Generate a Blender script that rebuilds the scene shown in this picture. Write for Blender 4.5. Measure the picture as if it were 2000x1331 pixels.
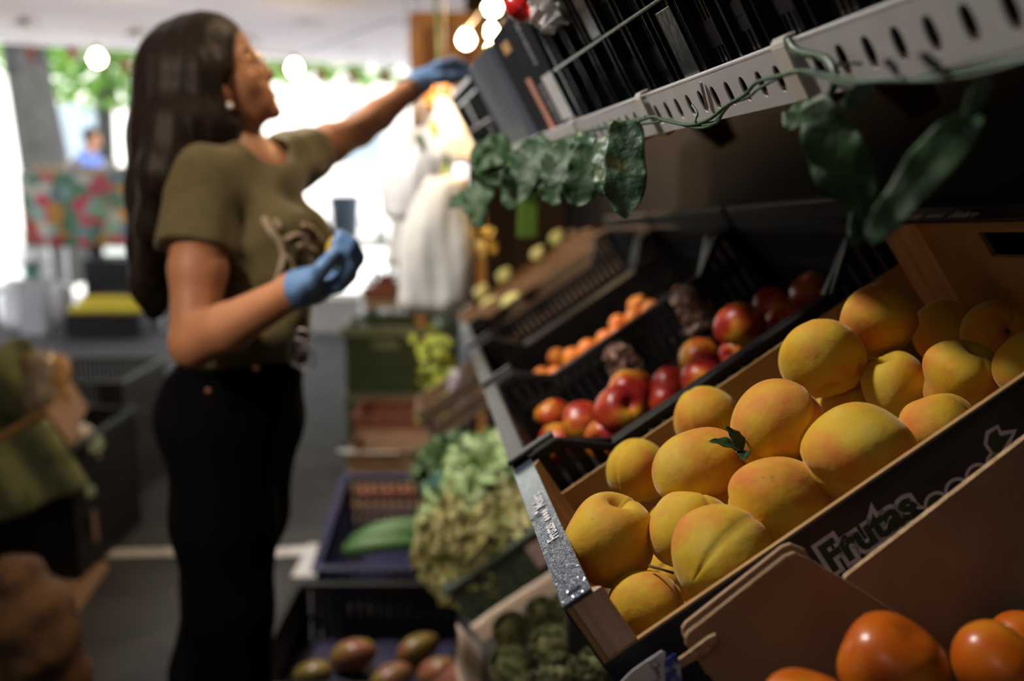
import bpy, bmesh, math, random
import numpy as np
from mathutils import Vector, Matrix

for _o in list(bpy.data.objects):
    bpy.data.objects.remove(_o)
scene = bpy.context.scene
COL = scene.collection
A = np.array
random.seed(7)
RNG = np.random.default_rng(7)

# ---------------------------------------------------------------- camera
FPX = 2000 * 35 / 36
CAMH = 1.38
PITCH = math.atan((665.5 - 315) / FPX)
cam = bpy.data.cameras.new('camera')
camo = bpy.data.objects.new('camera', cam)
COL.objects.link(camo)
camo.location = (0, 0, CAMH)
camo.rotation_euler = (math.pi / 2 - PITCH, 0, 0)
cam.lens = 35
cam.sensor_width = 36
cam.clip_start = 0.02
cam.clip_end = 200
cam.dof.use_dof = True
cam.dof.focus_distance = 0.86
cam.dof.aperture_fstop = 2.6
cam.dof.aperture_blades = 9
scene.camera = camo

# ---------------------------------------------------------------- world, sun, exposure
world = bpy.data.worlds.new('world')
scene.world = world
world.use_nodes = True
_bg = world.node_tree.nodes['Background']
_bg.inputs[0].default_value = (0.90, 0.95, 1.0, 1)
_bg.inputs[1].default_value = 3.2
sun = bpy.data.lights.new('sun', 'SUN')
sun.energy = 9.0
sun.angle = 0.01
sun.color = (1.0, 0.95, 0.86)
suno = bpy.data.objects.new('sun', sun)
COL.objects.link(suno)
suno.rotation_euler = (math.radians(32), math.radians(14), 0)
vs = scene.view_settings
vs.view_transform = 'Standard'
vs.look = 'None'
vs.gamma = 1
vs.use_curve_mapping = False
vs.exposure = 0.0

# ---------------------------------------------------------------- geometry helpers
_F = A([0, math.cos(PITCH), -math.sin(PITCH)])
_U = A([0, math.sin(PITCH), math.cos(PITCH)])
_R = A([1., 0, 0])
_C = A([0, 0, CAMH])


def P(px, py, y=None, z=None, d=None):
    """place of a photo pixel at a known forward distance, height or depth"""
    v = _F + _R * (px - 1000) / FPX - _U * (py - 665.5) / FPX
    k = y / v[1] if y is not None else ((z - CAMH) / v[2] if z is not None else d)
    return _C + v * k


def on_plane(px, py, o, nrm):
    v = _F + _R * (px - 1000) / FPX - _U * (py - 665.5) / FPX
    return _C + v * (np.dot(o - _C, nrm) / np.dot(v, nrm))


def depth(p):
    return float(np.dot(A(p) - _C, _F))


def nrm(v):
    v = A(v, float)
    return v / np.linalg.norm(v)


def frame(o, x, y, z):
    return Matrix(((x[0], y[0], z[0], o[0]), (x[1], y[1], z[1], o[1]), (x[2], y[2], z[2], o[2]), (0, 0, 0, 1)))


def camdir(r, u, t):
    """direction given as right / up / toward the viewer"""
    return nrm(_R * r + _U * u - _F * t)


def rotz(a):
    return A([[math.cos(a), -math.sin(a), 0], [math.sin(a), math.cos(a), 0], [0, 0, 1]])


class MB:
    def __init__(s):
        s.v = []
        s.f = []

    def add(s, vs_, fs):
        b = len(s.v)
        s.v.extend([tuple(map(float, p)) for p in vs_])
        s.f.extend([tuple(int(i) + b for i in f) for f in fs])
        return s

    def box(s, x0, x1, y0, y1, z0, z1):
        return s.obox(A([x0, y0, z0]), A([x1 - x0, 0, 0]), A([0, y1 - y0, 0]), A([0, 0, z1 - z0]))

    def obox(s, c, a, b, e):
        vs_ = [c, c + a, c + a + b, c + b, c + e, c + a + e, c + a + b + e, c + b + e]
        fs = [(0, 3, 2, 1), (4, 5, 6, 7), (0, 1, 5, 4), (1, 2, 6, 5), (2, 3, 7, 6), (3, 0, 4, 7)]
        if np.dot(np.cross(a, b), e) < 0:
            fs = [f[::-1] for f in fs]
        return s.add(vs_, fs)

    def bar(s, p, q, w, t, up=(0, 0, 1)):
        p = A(p, float)
        q = A(q, float)
        d = nrm(q - p)
        u = A(up, float)
        if abs(np.dot(d, u)) > .95:
            u = A([1., 0, 0])
        a = nrm(np.cross(d, u)) * w
        b = nrm(np.cross(a, d)) * t
        return s.obox(p - a / 2 - b / 2, a, q - p, b)

    def prism(s, poly, o, ex, ey, ez):
        """2D polygon in the o,ex,ey plane, thickened by vector ez"""
        n = len(poly)
        base = [o + ex * p[0] + ey * p[1] for p in poly]
        vs_ = base + [b + ez for b in base]
        fs = [tuple(range(n - 1, -1, -1)), tuple(range(n, 2 * n))]
        for i in range(n):
            j = (i + 1) % n
            fs.append((i, j, n + j, n + i))
        ar = sum(poly[i][0] * poly[(i + 1) % n][1] - poly[(i + 1) % n][0] * poly[i][1] for i in range(n))
        if ar * np.dot(np.cross(ex, ey), ez) < 0:
            fs = [f[::-1] for f in fs]
        return s.add(vs_, fs)

    def tube(s, path, r, seg=8, squash=1.0):
        path = [A(p, float) for p in path]
        n = len(path)
        rr = r if hasattr(r, '__len__') else [r] * n
        prev = None
        vs_ = []
        for i, p in enumerate(path):
            d = nrm(path[min(i + 1, n - 1)] - path[max(i - 1, 0)] + 1e-9)
            if prev is None:
                a = np.cross(d, A([0, 0, 1.]))
                if np.linalg.norm(a) < .1:
                    a = np.cross(d, A([1., 0, 0]))
            else:
                a = prev - d * np.dot(prev, d)
            a = nrm(a)
            prev = a
            b = np.cross(d, a)
            for k in range(seg):
                t = 2 * math.pi * k / seg
                vs_.append(p + a * math.cos(t) * rr[i] + b * math.sin(t) * rr[i] * squash)
        fs = [tuple(range(seg - 1, -1, -1)), tuple(range((n - 1) * seg, n * seg))]
        for i in range(n - 1):
            for k in range(seg):
                k2 = (k + 1) % seg
                fs.append((i * seg + k, i * seg + k2, (i + 1) * seg + k2, (i + 1) * seg + k))
        return s.add(vs_, fs)

    def loft(s, rings):
        n = len(rings)
        m = len(rings[0])
        vs_ = [p for r in rings for p in r]
        fs = [tuple(range(m - 1, -1, -1)), tuple(range((n - 1) * m, n * m))]
        for i in range(n - 1):
            for k in range(m):
                k2 = (k + 1) % m
                fs.append((i * m + k, i * m + k2, (i + 1) * m + k2, (i + 1) * m + k))
        return s.add(vs_, fs)

    def lathe(s, prof, o=(0, 0, 0), seg=20, ax=None):
        o = A(o, float)
        if ax is None:
            ax = (A([1., 0, 0]), A([0, 1., 0]), A([0, 0, 1.]))
        rings = [[o + ax[0] * r * math.cos(2 * math.pi * k / seg) + ax[1] * r * math.sin(2 * math.pi * k / seg) + ax[2] * z for k in range(seg)] for r, z in prof]
        return s.loft(rings)

    def sheet(s, fn, nu, nv, t=0.0):
        """open surface fn(u,v); t > 0 gives it thickness"""
        g = [[A(fn(i / nu, j / nv), float) for j in range(nv + 1)] for i in range(nu + 1)]
        vs_ = [g[i][j] for i in range(nu + 1) for j in range(nv + 1)]
        q = lambda i, j: i * (nv + 1) + j
        fs = [(q(i, j), q(i + 1, j), q(i + 1, j + 1), q(i, j + 1)) for i in range(nu) for j in range(nv)]
        if t:
            N = len(vs_)
            nn = []
            for i in range(nu + 1):
                for j in range(nv + 1):
                    a = g[min(i + 1, nu)][j] - g[max(i - 1, 0)][j]
                    b = g[i][min(j + 1, nv)] - g[i][max(j - 1, 0)]
                    c = np.cross(a, b)
                    nn.append(c / (np.linalg.norm(c) + 1e-9))
            vs_ = vs_ + [p - c * t for p, c in zip(vs_, nn)]
            fs += [tuple(i + N for i in f[::-1]) for f in fs[:]]
            edge = [q(i, 0) for i in range(nu + 1)] + [q(nu, j) for j in range(1, nv + 1)] + [q(i, nv) for i in range(nu - 1, -1, -1)] + [q(0, j) for j in range(nv - 1, 0, -1)]
            for k in range(len(edge)):
                a, b = edge[k], edge[(k + 1) % len(edge)]
                fs.append((b, a, a + N, b + N))
        return s.add(vs_, fs)

    def mesh(s, name, m, smooth=False):
        me = bpy.data.meshes.new(name)
        me.from_pydata(s.v, [], s.f)
        me.update()
        if m is not None:
            me.materials.append(m)
        if smooth:
            me.polygons.foreach_set('use_smooth', [True] * len(me.polygons))
        return me

    def build(s, name, m, parent=None, smooth=False, bevel=0, shift=None):
        if shift is not None:
            s.v = [tuple(A(p) - shift) for p in s.v]
        return put(name, s.mesh(name, m, smooth), parent, bevel=bevel)


def put(name, me, parent=None, M=None, bevel=0):
    o = bpy.data.objects.new(name, me)
    COL.objects.link(o)
    if M is not None:
        o.matrix_world = M
    if parent is not None:
        o.parent = parent
    if bevel:
        md = o.modifiers.new('bevel', 'BEVEL')
        md.width = bevel
        md.segments = 2
        md.limit_method = 'ANGLE'
    return o


def tag(o, label, cat, group=None):
    o['label'] = label
    o['category'] = cat
    if group:
        o['group'] = group
    return o


def thing(name, label, cat, M, group=None):
    o = bpy.data.objects.new(name, None)
    COL.objects.link(o)
    o.empty_display_size = .05
    if not isinstance(M, Matrix):
        M = Matrix.Translation(Vector([float(c) for c in M]))
    o.matrix_world = M
    return tag(o, label, cat, group)


def struct(o):
    o['kind'] = 'structure'
    return o


# ---------------------------------------------------------------- materials
_mats = {}


def mat(name, col, rough=.6, col2=None, scale=8, ramp=(.38, .62), bump=0, bscale=80, metal=0, spec=.5, sheen=0, coat=0,
        stretch=(1, 1, 1), emis=0, transl=0, alpha=1, bstretch=None, rnd=0, sss=0, detail=4, bdist=.01):
    if name in _mats:
        return _mats[name]
    m = bpy.data.materials.new(name)
    m.use_nodes = True
    nt = m.node_tree
    b = nt.nodes['Principled BSDF']
    b.inputs['Roughness'].default_value = rough
    b.inputs['Metallic'].default_value = metal
    b.inputs['Specular IOR Level'].default_value = spec
    if sheen:
        b.inputs['Sheen Weight'].default_value = sheen
        b.inputs['Sheen Roughness'].default_value = .4
    if coat:
        b.inputs['Coat Weight'].default_value = coat
        b.inputs['Coat Roughness'].default_value = .12
    if sss:
        b.inputs['Subsurface Weight'].default_value = sss
        b.inputs['Subsurface Radius'].default_value = (.02, .008, .004)
        b.inputs['Subsurface Scale'].default_value = .5
    c4 = lambda c: (c[0], c[1], c[2], 1)
    b.inputs['Base Color'].default_value = c4(col)
    tc = nt.nodes.new('ShaderNodeTexCoord')
    out = b.inputs['Base Color']
    if col2 is not None:
        mp = nt.nodes.new('ShaderNodeMapping')
        mp.inputs['Scale'].default_value = stretch
        nt.links.new(tc.outputs['Object'], mp.inputs[0])
        if rnd:
            oi = nt.nodes.new('ShaderNodeObjectInfo')
            mu = nt.nodes.new('ShaderNodeMath')
            mu.operation = 'MULTIPLY'
            mu.inputs[1].default_value = 37
            nt.links.new(oi.outputs['Random'], mu.inputs[0])
            nt.links.new(mu.outputs[0], mp.inputs['Location'])
        nz = nt.nodes.new('ShaderNodeTexNoise')
        nz.inputs['Scale'].default_value = scale
        nz.inputs['Detail'].default_value = detail
        nt.links.new(mp.outputs[0], nz.inputs['Vector'])
        cr = nt.nodes.new('ShaderNodeValToRGB')
        cols = [col] + (list(col2) if isinstance(col2[0], (tuple, list)) else [col2])
        el = cr.color_ramp.elements
        el[0].position, el[0].color = ramp[0], c4(cols[0])
        el[1].position, el[1].color = ramp[1], c4(cols[-1])
        for i, cc in enumerate(cols[1:-1]):
            e = el.new(ramp[0] + (ramp[1] - ramp[0]) * (i + 1) / (len(cols) - 1))
            e.color = c4(cc)
        nt.links.new(nz.outputs[0], cr.inputs[0])
        nt.links.new(cr.outputs[0], b.inputs['Base Color'])
        out = cr.outputs[0]
    if bump:
        mp2 = nt.nodes.new('ShaderNodeMapping')
        mp2.inputs['Scale'].default_value = bstretch or (1, 1, 1)
        nt.links.new(tc.outputs['Object'], mp2.inputs[0])
        n2 = nt.nodes.new('ShaderNodeTexNoise')
        n2.inputs['Scale'].default_value = bscale
        n2.inputs['Detail'].default_value = 3
        nt.links.new(mp2.outputs[0], n2.inputs['Vector'])
        bp = nt.nodes.new('ShaderNodeBump')
        bp.inputs['Strength'].default_value = bump
        bp.inputs['Distance'].default_value = bdist
        nt.links.new(n2.outputs[0], bp.inputs['Height'])
        nt.links.new(bp.outputs[0], b.inputs['Normal'])
    if emis:
        b.inputs['Emission Color'].default_value = c4(col)
        b.inputs['Emission Strength'].default_value = emis
    if alpha < 1:
        b.inputs['Alpha'].default_value = alpha
    if transl:
        tr = nt.nodes.new('ShaderNodeBsdfTranslucent')
        tr.inputs[0].default_value = c4(col)
        if col2 is not None:
            nt.links.new(out, tr.inputs[0])
        mx = nt.nodes.new('ShaderNodeMixShader')
        mx.inputs[0].default_value = transl
        nt.links.new(b.outputs[0], mx.inputs[1])
        nt.links.new(tr.outputs[0], mx.inputs[2])
        nt.links.new(mx.outputs[0], nt.nodes['Material Output'].inputs[0])
    _mats[name] = m
    return m


def node_after(m, kind):
    return m.node_tree.nodes.new(kind)


def peach_material():
    m = bpy.data.materials.new('peach_skin')
    m.use_nodes = True
    nt = m.node_tree
    L = nt.links.new
    b = nt.nodes['Principled BSDF']
    b.inputs['Roughness'].default_value = .72
    b.inputs['Specular IOR Level'].default_value = .25
    b.inputs['Sheen Weight'].default_value = .32
    b.inputs['Sheen Roughness'].default_value = .35
    b.inputs['Sheen Tint'].default_value = (1, .9, .7, 1)
    tc = nt.nodes.new('ShaderNodeTexCoord')
    oi = nt.nodes.new('ShaderNodeObjectInfo')
    mu = nt.nodes.new('ShaderNodeMath')
    mu.operation = 'MULTIPLY'
    mu.inputs[1].default_value = 23
    L(oi.outputs['Random'], mu.inputs[0])
    mp = nt.nodes.new('ShaderNodeMapping')
    L(tc.outputs['Object'], mp.inputs[0])
    L(mu.outputs[0], mp.inputs['Location'])

    def noise(sc, det, rg):
        n = nt.nodes.new('ShaderNodeTexNoise')
        n.inputs['Scale'].default_value = sc
        n.inputs['Detail'].default_value = det
        n.inputs['Roughness'].default_value = rg
        L(mp.outputs[0], n.inputs['Vector'])
        return n

    def ramp(src, stops):
        r = nt.nodes.new('ShaderNodeValToRGB')
        el = r.color_ramp.elements
        el[0].position, el[0].color = stops[0][0], (*stops[0][1], 1)
        el[1].position, el[1].color = stops[-1][0], (*stops[-1][1], 1)
        for p, c in stops[1:-1]:
            el.new(p).color = (*c, 1)
        L(src, r.inputs[0])
        return r

    base = ramp(noise(22, 4, .55).outputs[0], [(.25, (.60, .28, .014)), (.42, (.61, .36, .018)), (.58, (.61, .405, .032)), (.78, (.58, .43, .085))])
    blush = ramp(noise(17, 5, .6).outputs[0], [(.47, (0, 0, 0)), (.66, (1, 1, 1))])
    mx = nt.nodes.new('ShaderNodeMix')
    mx.data_type = 'RGBA'
    ml = nt.nodes.new('ShaderNodeMath')
    ml.operation = 'MULTIPLY'
    ml.inputs[1].default_value = .85
    L(blush.outputs[0], ml.inputs[0])
    L(ml.outputs[0], mx.inputs[0])
    L(base.outputs[0], mx.inputs[6])
    mx.inputs[7].default_value = (.62, .17, .035, 1)
    # small brown blemishes
    spot = ramp(noise(95, 2, .5).outputs[0], [(.70, (0, 0, 0)), (.77, (1, 1, 1))])
    clus = ramp(noise(30, 2, .5).outputs[0], [(.55, (0, 0, 0)), (.66, (.55, .55, .55))])
    mm = nt.nodes.new('ShaderNodeMath')
    mm.operation = 'MULTIPLY'
    L(spot.outputs[0], mm.inputs[0])
    L(clus.outputs[0], mm.inputs[1])
    mx2 = nt.nodes.new('ShaderNodeMix')
    mx2.data_type = 'RGBA'
    L(mm.outputs[0], mx2.inputs[0])
    L(mx.outputs[2], mx2.inputs[6])
    mx2.inputs[7].default_value = (.16, .06, .02, 1)
    L(mx2.outputs[2], b.inputs['Base Color'])
    bp = nt.nodes.new('ShaderNodeBump')
    bp.inputs['Strength'].default_value = .10
    bp.inputs['Distance'].default_value = .002
    L(noise(700, 3, .6).outputs[0], bp.inputs['Height'])
    bp2 = nt.nodes.new('ShaderNodeBump')
    bp2.inputs['Strength'].default_value = .4
    bp2.inputs['Distance'].default_value = .004
    L(noise(45, 3, .5).outputs[0], bp2.inputs['Height'])
    L(bp.outputs[0], bp2.inputs['Normal'])
    L(bp2.outputs[0], b.inputs['Normal'])
    return m


BLACKP = mat('black_plastic', (.006, .006, .007), .5, (.011, .011, .013), 30, bump=.08, bscale=300, spec=.28)
BLACKG = mat('glossy_black_plastic', (.004, .004, .0055), .2, (.007, .007, .009), 30, bump=.04, bscale=120, spec=.35)
GREYP = mat('dark_grey_plastic', (.03, .03, .034), .4, (.045, .045, .05), 30)
CARD = mat('cardboard', (.30, .185, .11), .85, (.36, .23, .14), 18, bump=.1, bscale=200, stretch=(1, 6, 1))
CARDEDGE = mat('cardboard_edge', (.46, .31, .18), .9, (.30, .19, .10), 160)
BOXIN = mat('kraft_board', (.34, .19, .07), .8, (.40, .23, .09), 25, bump=.05)
NAVY = mat('navy_print', (.006, .007, .016), .35, (.009, .010, .02), 40, bump=.02)
STRIP = mat('glossy_coated_rail', (.085, .11, .16), .14, (.13, .16, .22), 200, metal=.55, spec=.8)  # daylight sheen of the coated rail put into a bluish metallic base colour
WOOD = mat('pine_wood', (.66, .45, .32), .65, (.46, .28, .18), 14, (.35, .65), stretch=(9, 9, .6), bump=.1, bscale=90, bstretch=(8, 8, .5))
WHITEINK = mat('white_ink', (.75, .75, .80), .6, (.6, .6, .65), 200)
LILAC = mat('lilac_grey_ink', (.60, .57, .70), .6, (.55, .52, .65), 100)
PEACH = peach_material()
NECT = mat('nectarine_skin', (.22, .010, .012), .36, [(.36, .018, .012), (.50, .06, .014), (.66, .26, .02), (.66, .34, .04)], 17, (.34, .70), spec=.5, rnd=1)
APRI = mat('apricot_skin', (.78, .25, .02), .5, [(.75, .20, .02), (.55, .06, .02)], 22, (.4, .75), rnd=1)
PEAR = mat('pear_skin', (.42, .46, .14), .45, (.52, .50, .20), 20, rnd=1, bump=.05, bscale=200)
PERS = mat('persimmon_skin', (.58, .14, .008), .3, [(.52, .10, .006), (.62, .19, .012)], 20, rnd=1, bump=.03, bscale=60)
LEAF = mat('leaf_green', (.010, .045, .010), .55, (.025, .085, .02), 40, bump=.25, bscale=90, transl=.15)
LEAFY = mat('variegated_leaf', (.02, .065, .03), .45, [(.045, .11, .055), (.28, .32, .11)], 30, (.40, .74), bump=.4, bscale=70, transl=.12)
STEM = mat('green_wire', (.022, .065, .03), .42, (.04, .10, .05), 60)
BROWNSTEM = mat('brown_stem', (.10, .06, .03), .8, (.16, .10, .05), 80)
WHITEM = mat('white_painted_metal', (.50, .49, .50), .42, [(.55, .54, .55), (.38, .32, .27)], 9, (.4, .8), bump=.03, bscale=40)
WHITEPL = mat('white_plastic', (.62, .60, .58), .45, (.52, .50, .47), 20)
DARKWALL = mat('dark_brown_wall', (.012, .0095, .0085), .95, (.016, .013, .0115), 3, bump=.05, spec=.1)
STEEL = mat('bare_steel', (.35, .35, .36), .35, (.42, .42, .43), 40, metal=1)
BLACKPAINT = mat('black_paint', (.01, .01, .01), .5, (.016, .016, .016), 30)

# ================================================================ THE PLACE
FLOORM = mat('rubber_floor', (.040, .039, .042), .75, (.06, .059, .063), 5, spec=.25, bump=.12, bscale=120)
PAVE = mat('pale_pavement', (.55, .54, .52), .8, (.62, .61, .60), 3)
AWN = mat('awning_cloth', (.74, .70, .74), .8, [(.74, .70, .73), (.70, .62, .60), (.50, .46, .40)], .9, (.35, .80), transl=.22, detail=6)
CEILM = mat('white_ceiling', (.62, .60, .60), .8, (.68, .66, .66), 2)

struct(MB().box(-7, 1.6, -2.2, 8.75, -.06, 0).build('floor', FLOORM))
g = MB().box(-30, 30, 8.75, 45, -.08, -.004).build('pavement', PAVE)
struct(g)
struct(MB().box(-30, -7, -6, 8.75, -.08, -.004).build('side_pavement', PAVE))
# white painted line across the floor
tape = mat('white_floor_line', (.62, .62, .64), .55, [(.66, .66, .68), (.5, .48, .46)], 12)
for k, (a, b) in enumerate([((205, 1075), (360, 1071)), ((535, 1073), (622, 1067))]):
    p, q = P(*a, z=0), P(*b, z=0)
    t = MB()
    w_ = nrm(np.cross(q - p, [0, 0, 1])) * .075
    t.obox(p - A([0, 0, .002]), q - p, w_, A([0, 0, .005]))
    struct(t.build('trim_%d' % (k + 1), tape))
p = P(612, 1100, z=0)
struct(MB().box(p[0] - .05, p[0] + .03, p[1] - .12, p[1] + .17, .0, .004).build('trim_3', tape))

# walls and ceiling
wd = nrm([-.085, .996, 0])
wx = A([wd[1], -wd[0], 0])
o = A([.66, .5, 0]) + wd * -2.7
struct(MB().obox(o, wx * .12, wd * 9.6, A([0, 0, 2.6])).build('wall_right', DARKWALL))
struct(MB().box(-7, 1.4, -2.3, -2.2, 0, 2.6).build('wall_back', mat('plaster', (.5, .48, .46), .9, (.55, .53, .5), 3)))
struct(MB().box(-3.1, -3.0, -2.2, 4.3, 0, 2.6).build('wall_left_unseen', mat('plaster', (.5, .5, .5))))  # unseen wall, drawn out long to hold back the sky light
ex0 = P(912, 400, y=5.1)[0]
struct(MB().box(ex0, 1.2, 5.1, 5.2, 0, 2.5).build('wall_far', mat('brown_partition', (.045, .03, .022), .9, (.06, .042, .03), 4, spec=.1)))
struct(MB().box(-7, 1.5, -2.2, 4.2, 2.50, 2.56).build('ceiling', CEILM))
zl = P(0, 82, y=8.9)[2]
zr = P(750, 128, y=8.9)[2]
sl = (zr - zl) / (P(750, 128, y=8.9)[0] - P(0, 82, y=8.9)[0])
x0 = P(0, 82, y=8.9)[0]
zz = lambda x: zl + sl * (x - x0)
aw = MB().sheet(lambda u, v: (-9 + 10.6 * u, 4.2 + 4.7 * v, 2.52 * (1 - v) + zz(-9 + 10.6 * u) * v + .03 * math.sin(u * 25) * math.sin(v * math.pi)), 40, 12, .006).build('awning', AWN, smooth=True)
struct(aw)
aw.name = 'ceiling_awning'
beam = MB()
for x in (-6.5, -2.2, .9):
    beam.tube([(x, 8.7, 0), (x, 8.7, zz(x) - .02)], .03, 8)
# awning posts stand apart
for x in (-6.5, .9):
    po = MB().tube([(x, 8.72, 0), (x, 8.72, zz(x) - .02)], .03, 10)
    po.build('trim_%d' % (4 if x < 0 else 5), WHITEM, smooth=True)['kind'] = 'structure'

# ---------------------------------------------------------------- display rack frame of reference
DO = A([0.03777, 0.68798, 1.0566])
DU = A([0.82715, 0.10993, 0.55112])
DW = A([-0.08448, 0.99386, -0.07144])
DN = A([-0.55559, 0.01254, 0.83136])


def D(a, b, c):
    return DO + DU * a + DW * b + DN * c


def DM(a, b, c):
    return frame(D(a, b, c), DU, DW, DN)


def dplane(px, py, c):
    return on_plane(px, py, D(0, 0, c), DN)


def wplane(px, py, b):
    return on_plane(px, py, D(0, b, 0), DW)


def dloc(p):
    q = A(p) - DO
    return A([q @ DU, q @ DW, q @ DN])


# the rack that carries the sloping row of crates
rack = thing('display_rack', 'dark sloping rack under the row of fruit boxes along the right wall', 'rack', D(0, 0, -.22) * A([1, 1, 0]))
sh = D(0, 0, -.22) * A([1, 1, 0])
MB().obox(D(-.0, -.42, -.226), DU * .55, DW * 3.9, DN * .018).build('sloping_board', BLACKPAINT, rack, shift=sh)
for b in (-.35, .9, 2.1, 3.3):
    for a in (.03, .5):
        q = D(a, b, -.23)
        m = MB().box(q[0] - .02, q[0] + .02, q[1] - .02, q[1] + .02, 0, q[2])
        m.build('leg', BLACKPAINT, rack, shift=sh)
MB().obox(D(-.004, -.42, -.26), DU * .006, DW * 3.9, DN * .05).build('front_rail', BLACKPAINT, rack, shift=sh)


# ---------------------------------------------------------------- peach box
def text_mesh(txt, size, offset=0.0, extrude=.0002, bold=0):
    c = bpy.data.curves.new('lettering', 'FONT')
    c.body = txt
    c.size = size
    c.offset = offset
    c.extrude = extrude
    c.resolution_u = 3
    ob = bpy.data.objects.new('lettering', c)
    COL.objects.link(ob)
    dg = bpy.context.evaluated_depsgraph_get()
    me = bpy.data.meshes.new_from_object(ob.evaluated_get(dg))
    bpy.data.objects.remove(ob)
    return me


def lettering(name, txt, size, m, parent, M, offset=0.0, extrude=.0002):
    me = text_mesh(txt, size, offset, extrude)
    me.materials.clear()
    me.materials.append(m)
    o = bpy.data.objects.new(name, me)
    COL.objects.link(o)
    o.parent = parent
    o.matrix_local = M
    return o


LU, LW = .54, .425
pb = thing('peach_box', 'shallow wooden-cornered fruit box of yellow peaches with navy printed side', 'box', DM(0, 0, 0))
MB().box(0, LU, 0, LW, -.170, -.164).build('bottom', BOXIN, pb)
e = MB().box(.0005, .005, 0, LW, -.164, -.004)
e.build('end_panel', BOXIN, pb)
e = MB()
hy0, hy1 = .155, .27
e.box(LU - .005, LU, 0, LW, -.164, -.058).box(LU - .005, LU, 0, LW, -.028, -.004)
e.box(LU - .005, LU, 0, hy0, -.058, -.028).box(LU - .005, LU, hy1, LW, -.058, -.028)
e.build('end_panel', BOXIN, pb)
for y0 in (0, LW - .005):
    MB().box(.002, LU - .002, y0, y0 + .005, -.164, -.054).build('side_panel', BOXIN, pb)
nf = MB().box(-.0005, LU, -.0012, -.0001, -.168, -.0555).build('printed_side', NAVY, pb)
MB().box(-.0012, -.0001, 0, LW, -.168, -.004).build('printed_end', NAVY, pb)
ra = MB().box(-.001, .0245, -.0005, LW, -.004, 0).build('top_rail', STRIP, pb, bevel=.0006)
_rj = np.random.default_rng(5)
glints = MB().sheet(lambda u, v: (-.0008 + .0252 * v, LW * u, .00025 + _rj.normal() * .00011 * (1.05 - u) ** 1.2), 520, 30).build('glint_facets', STRIP, ra)  # facets jittered so the coated rail glints more towards the near end
ra['label'] = 'glossy dark top rail with white lettering on the aisle end'
rb = MB().box(LU - .0245, LU + .001, 0, LW, -.004, 0).build('top_rail', NAVY, pb)
for (x, y, sx, sy) in ((.0055, .0015, 1, 1), (LU - .0055, .0055, -1, 1), (.0055, LW - .0055, 1, -1), (LU - .0055, LW - .0055, -1, -1)):
    tri = [(x, y), (x + sx * .026, y), (x + sx * .026 * .92, y + sy * .004), (x, y + sy * .03)]
    c_ = MB().prism(tri, A([0, 0, -.163]), A([1., 0, 0]), A([0, 1., 0]), A([0, 0, .1585]))
    c_.build('corner_post', WOOD, pb)
# print on the two rails
txtM = Matrix(((0, -1, 0, .0185), (1, 0, 0, .135), (0, 0, 1, .0010), (0, 0, 0, 1)))
lettering('rail_lettering', 'Frutas', .017, WHITEINK, ra, txtM, offset=.0003)
dots = MB()
for k in range(4):
    dots.lathe([(.0034, 0), (.0034, .0003)], (.0148, .196 + .0085 * k, .0006), 14)
dots.build('rail_dots', WHITEINK, ra)
lettering('rail_lettering', 'Molero', .017, WHITEINK, ra, Matrix(((0, -1, 0, .0185), (1, 0, 0, .238), (0, 0, 1, .0010), (0, 0, 0, 1))), offset=.0003)
lf_ = MB()
lf_.prism([(.0045, .230), (.0075, .228), (.0095, .231), (.008, .236), (.0055, .235)], A([0, 0, .0006]), A([1., 0, 0]), A([0, 1., 0]), A([0, 0, .0003]))
lf_.build('rail_leaf', WHITEINK, ra)
x0_ = LU - .0205
tb = lambda y: Matrix(((0, 1, 0, x0_), (-1, 0, 0, y), (0, 0, 1, .0002), (0, 0, 0, 1)))
lettering('rail_lettering', 'Frutas', .017, WHITEINK, rb, tb(.382), offset=.0003)
dots = MB()
for k in range(4):
    dots.lathe([(.0034, 0), (.0034, .0003)], (x0_ + .004, .322 - .0085 * k, .0002), 12)
dots.build('rail_dots', WHITEINK, rb)
lettering('rail_lettering', 'Molero', .017, WHITEINK, rb, tb(.278), offset=.0003)
st = MB().bar((-.001, .222, .001), (.0135, .222, .001), .0009, .0009)
st.build('staple', STEEL, ra)
oval = MB()
oval.tube([(.012 + .006 * math.cos(t), .013 + .0022 * math.sin(t), .0006) for t in np.linspace(0, 2 * math.pi, 17)], .0004, 5)
oval.build('stamped_slot', BLACKPAINT, ra)
for (x, z) in ((.018, -.085), (.03, -.12)):
    MB().bar((x, -.0016, z), (x + .002, -.0016, z - .013), .0008, .0008, up=(0, 1, 0)).build('staple', STEEL, nf)

# logo on the navy side: local x along the slope, local z up the side
FM = lambda x, z, dy: Matrix(((1, 0, 0, x), (0, 0, -1, -.0012 - dy), (0, 1, 0, z), (0, 0, 0, 1)))
lp = dloc(wplane(1622, 1118, 0))
l0x, l0z = lp[0], lp[2]
lq = dloc(wplane(1795, 1008, 0))
fs = (lq[0] - lp[0])
GREENINK = mat('dark_green_ink', (.012, .03, .012), .5, (.016, .038, .016), 60)
tmp = text_mesh('Frutas', .05)
wtx = max(v.co.x for v in tmp.vertices)
size = .05 * fs / wtx
lettering('logo_outline', 'Frutas', size, LILAC, nf, FM(l0x, l0z, .0001), offset=.0046, extrude=.0001)
lettering('logo_letters', 'Frutas', size, GREENINK, nf, FM(l0x, l0z, .0004), offset=.0012, extrude=.0001)
INKS = [mat('navy_ink', (.008, .010, .03), .5, (.01, .012, .036), 50), GREENINK, mat('navy_ink', (0, 0, 0)), mat('dark_red_ink', (.12, .012, .006), .5, (.14, .015, .007), 50),
        mat('mustard_ink', (.22, .15, .012), .5, (.24, .17, .015), 50)]
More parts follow.
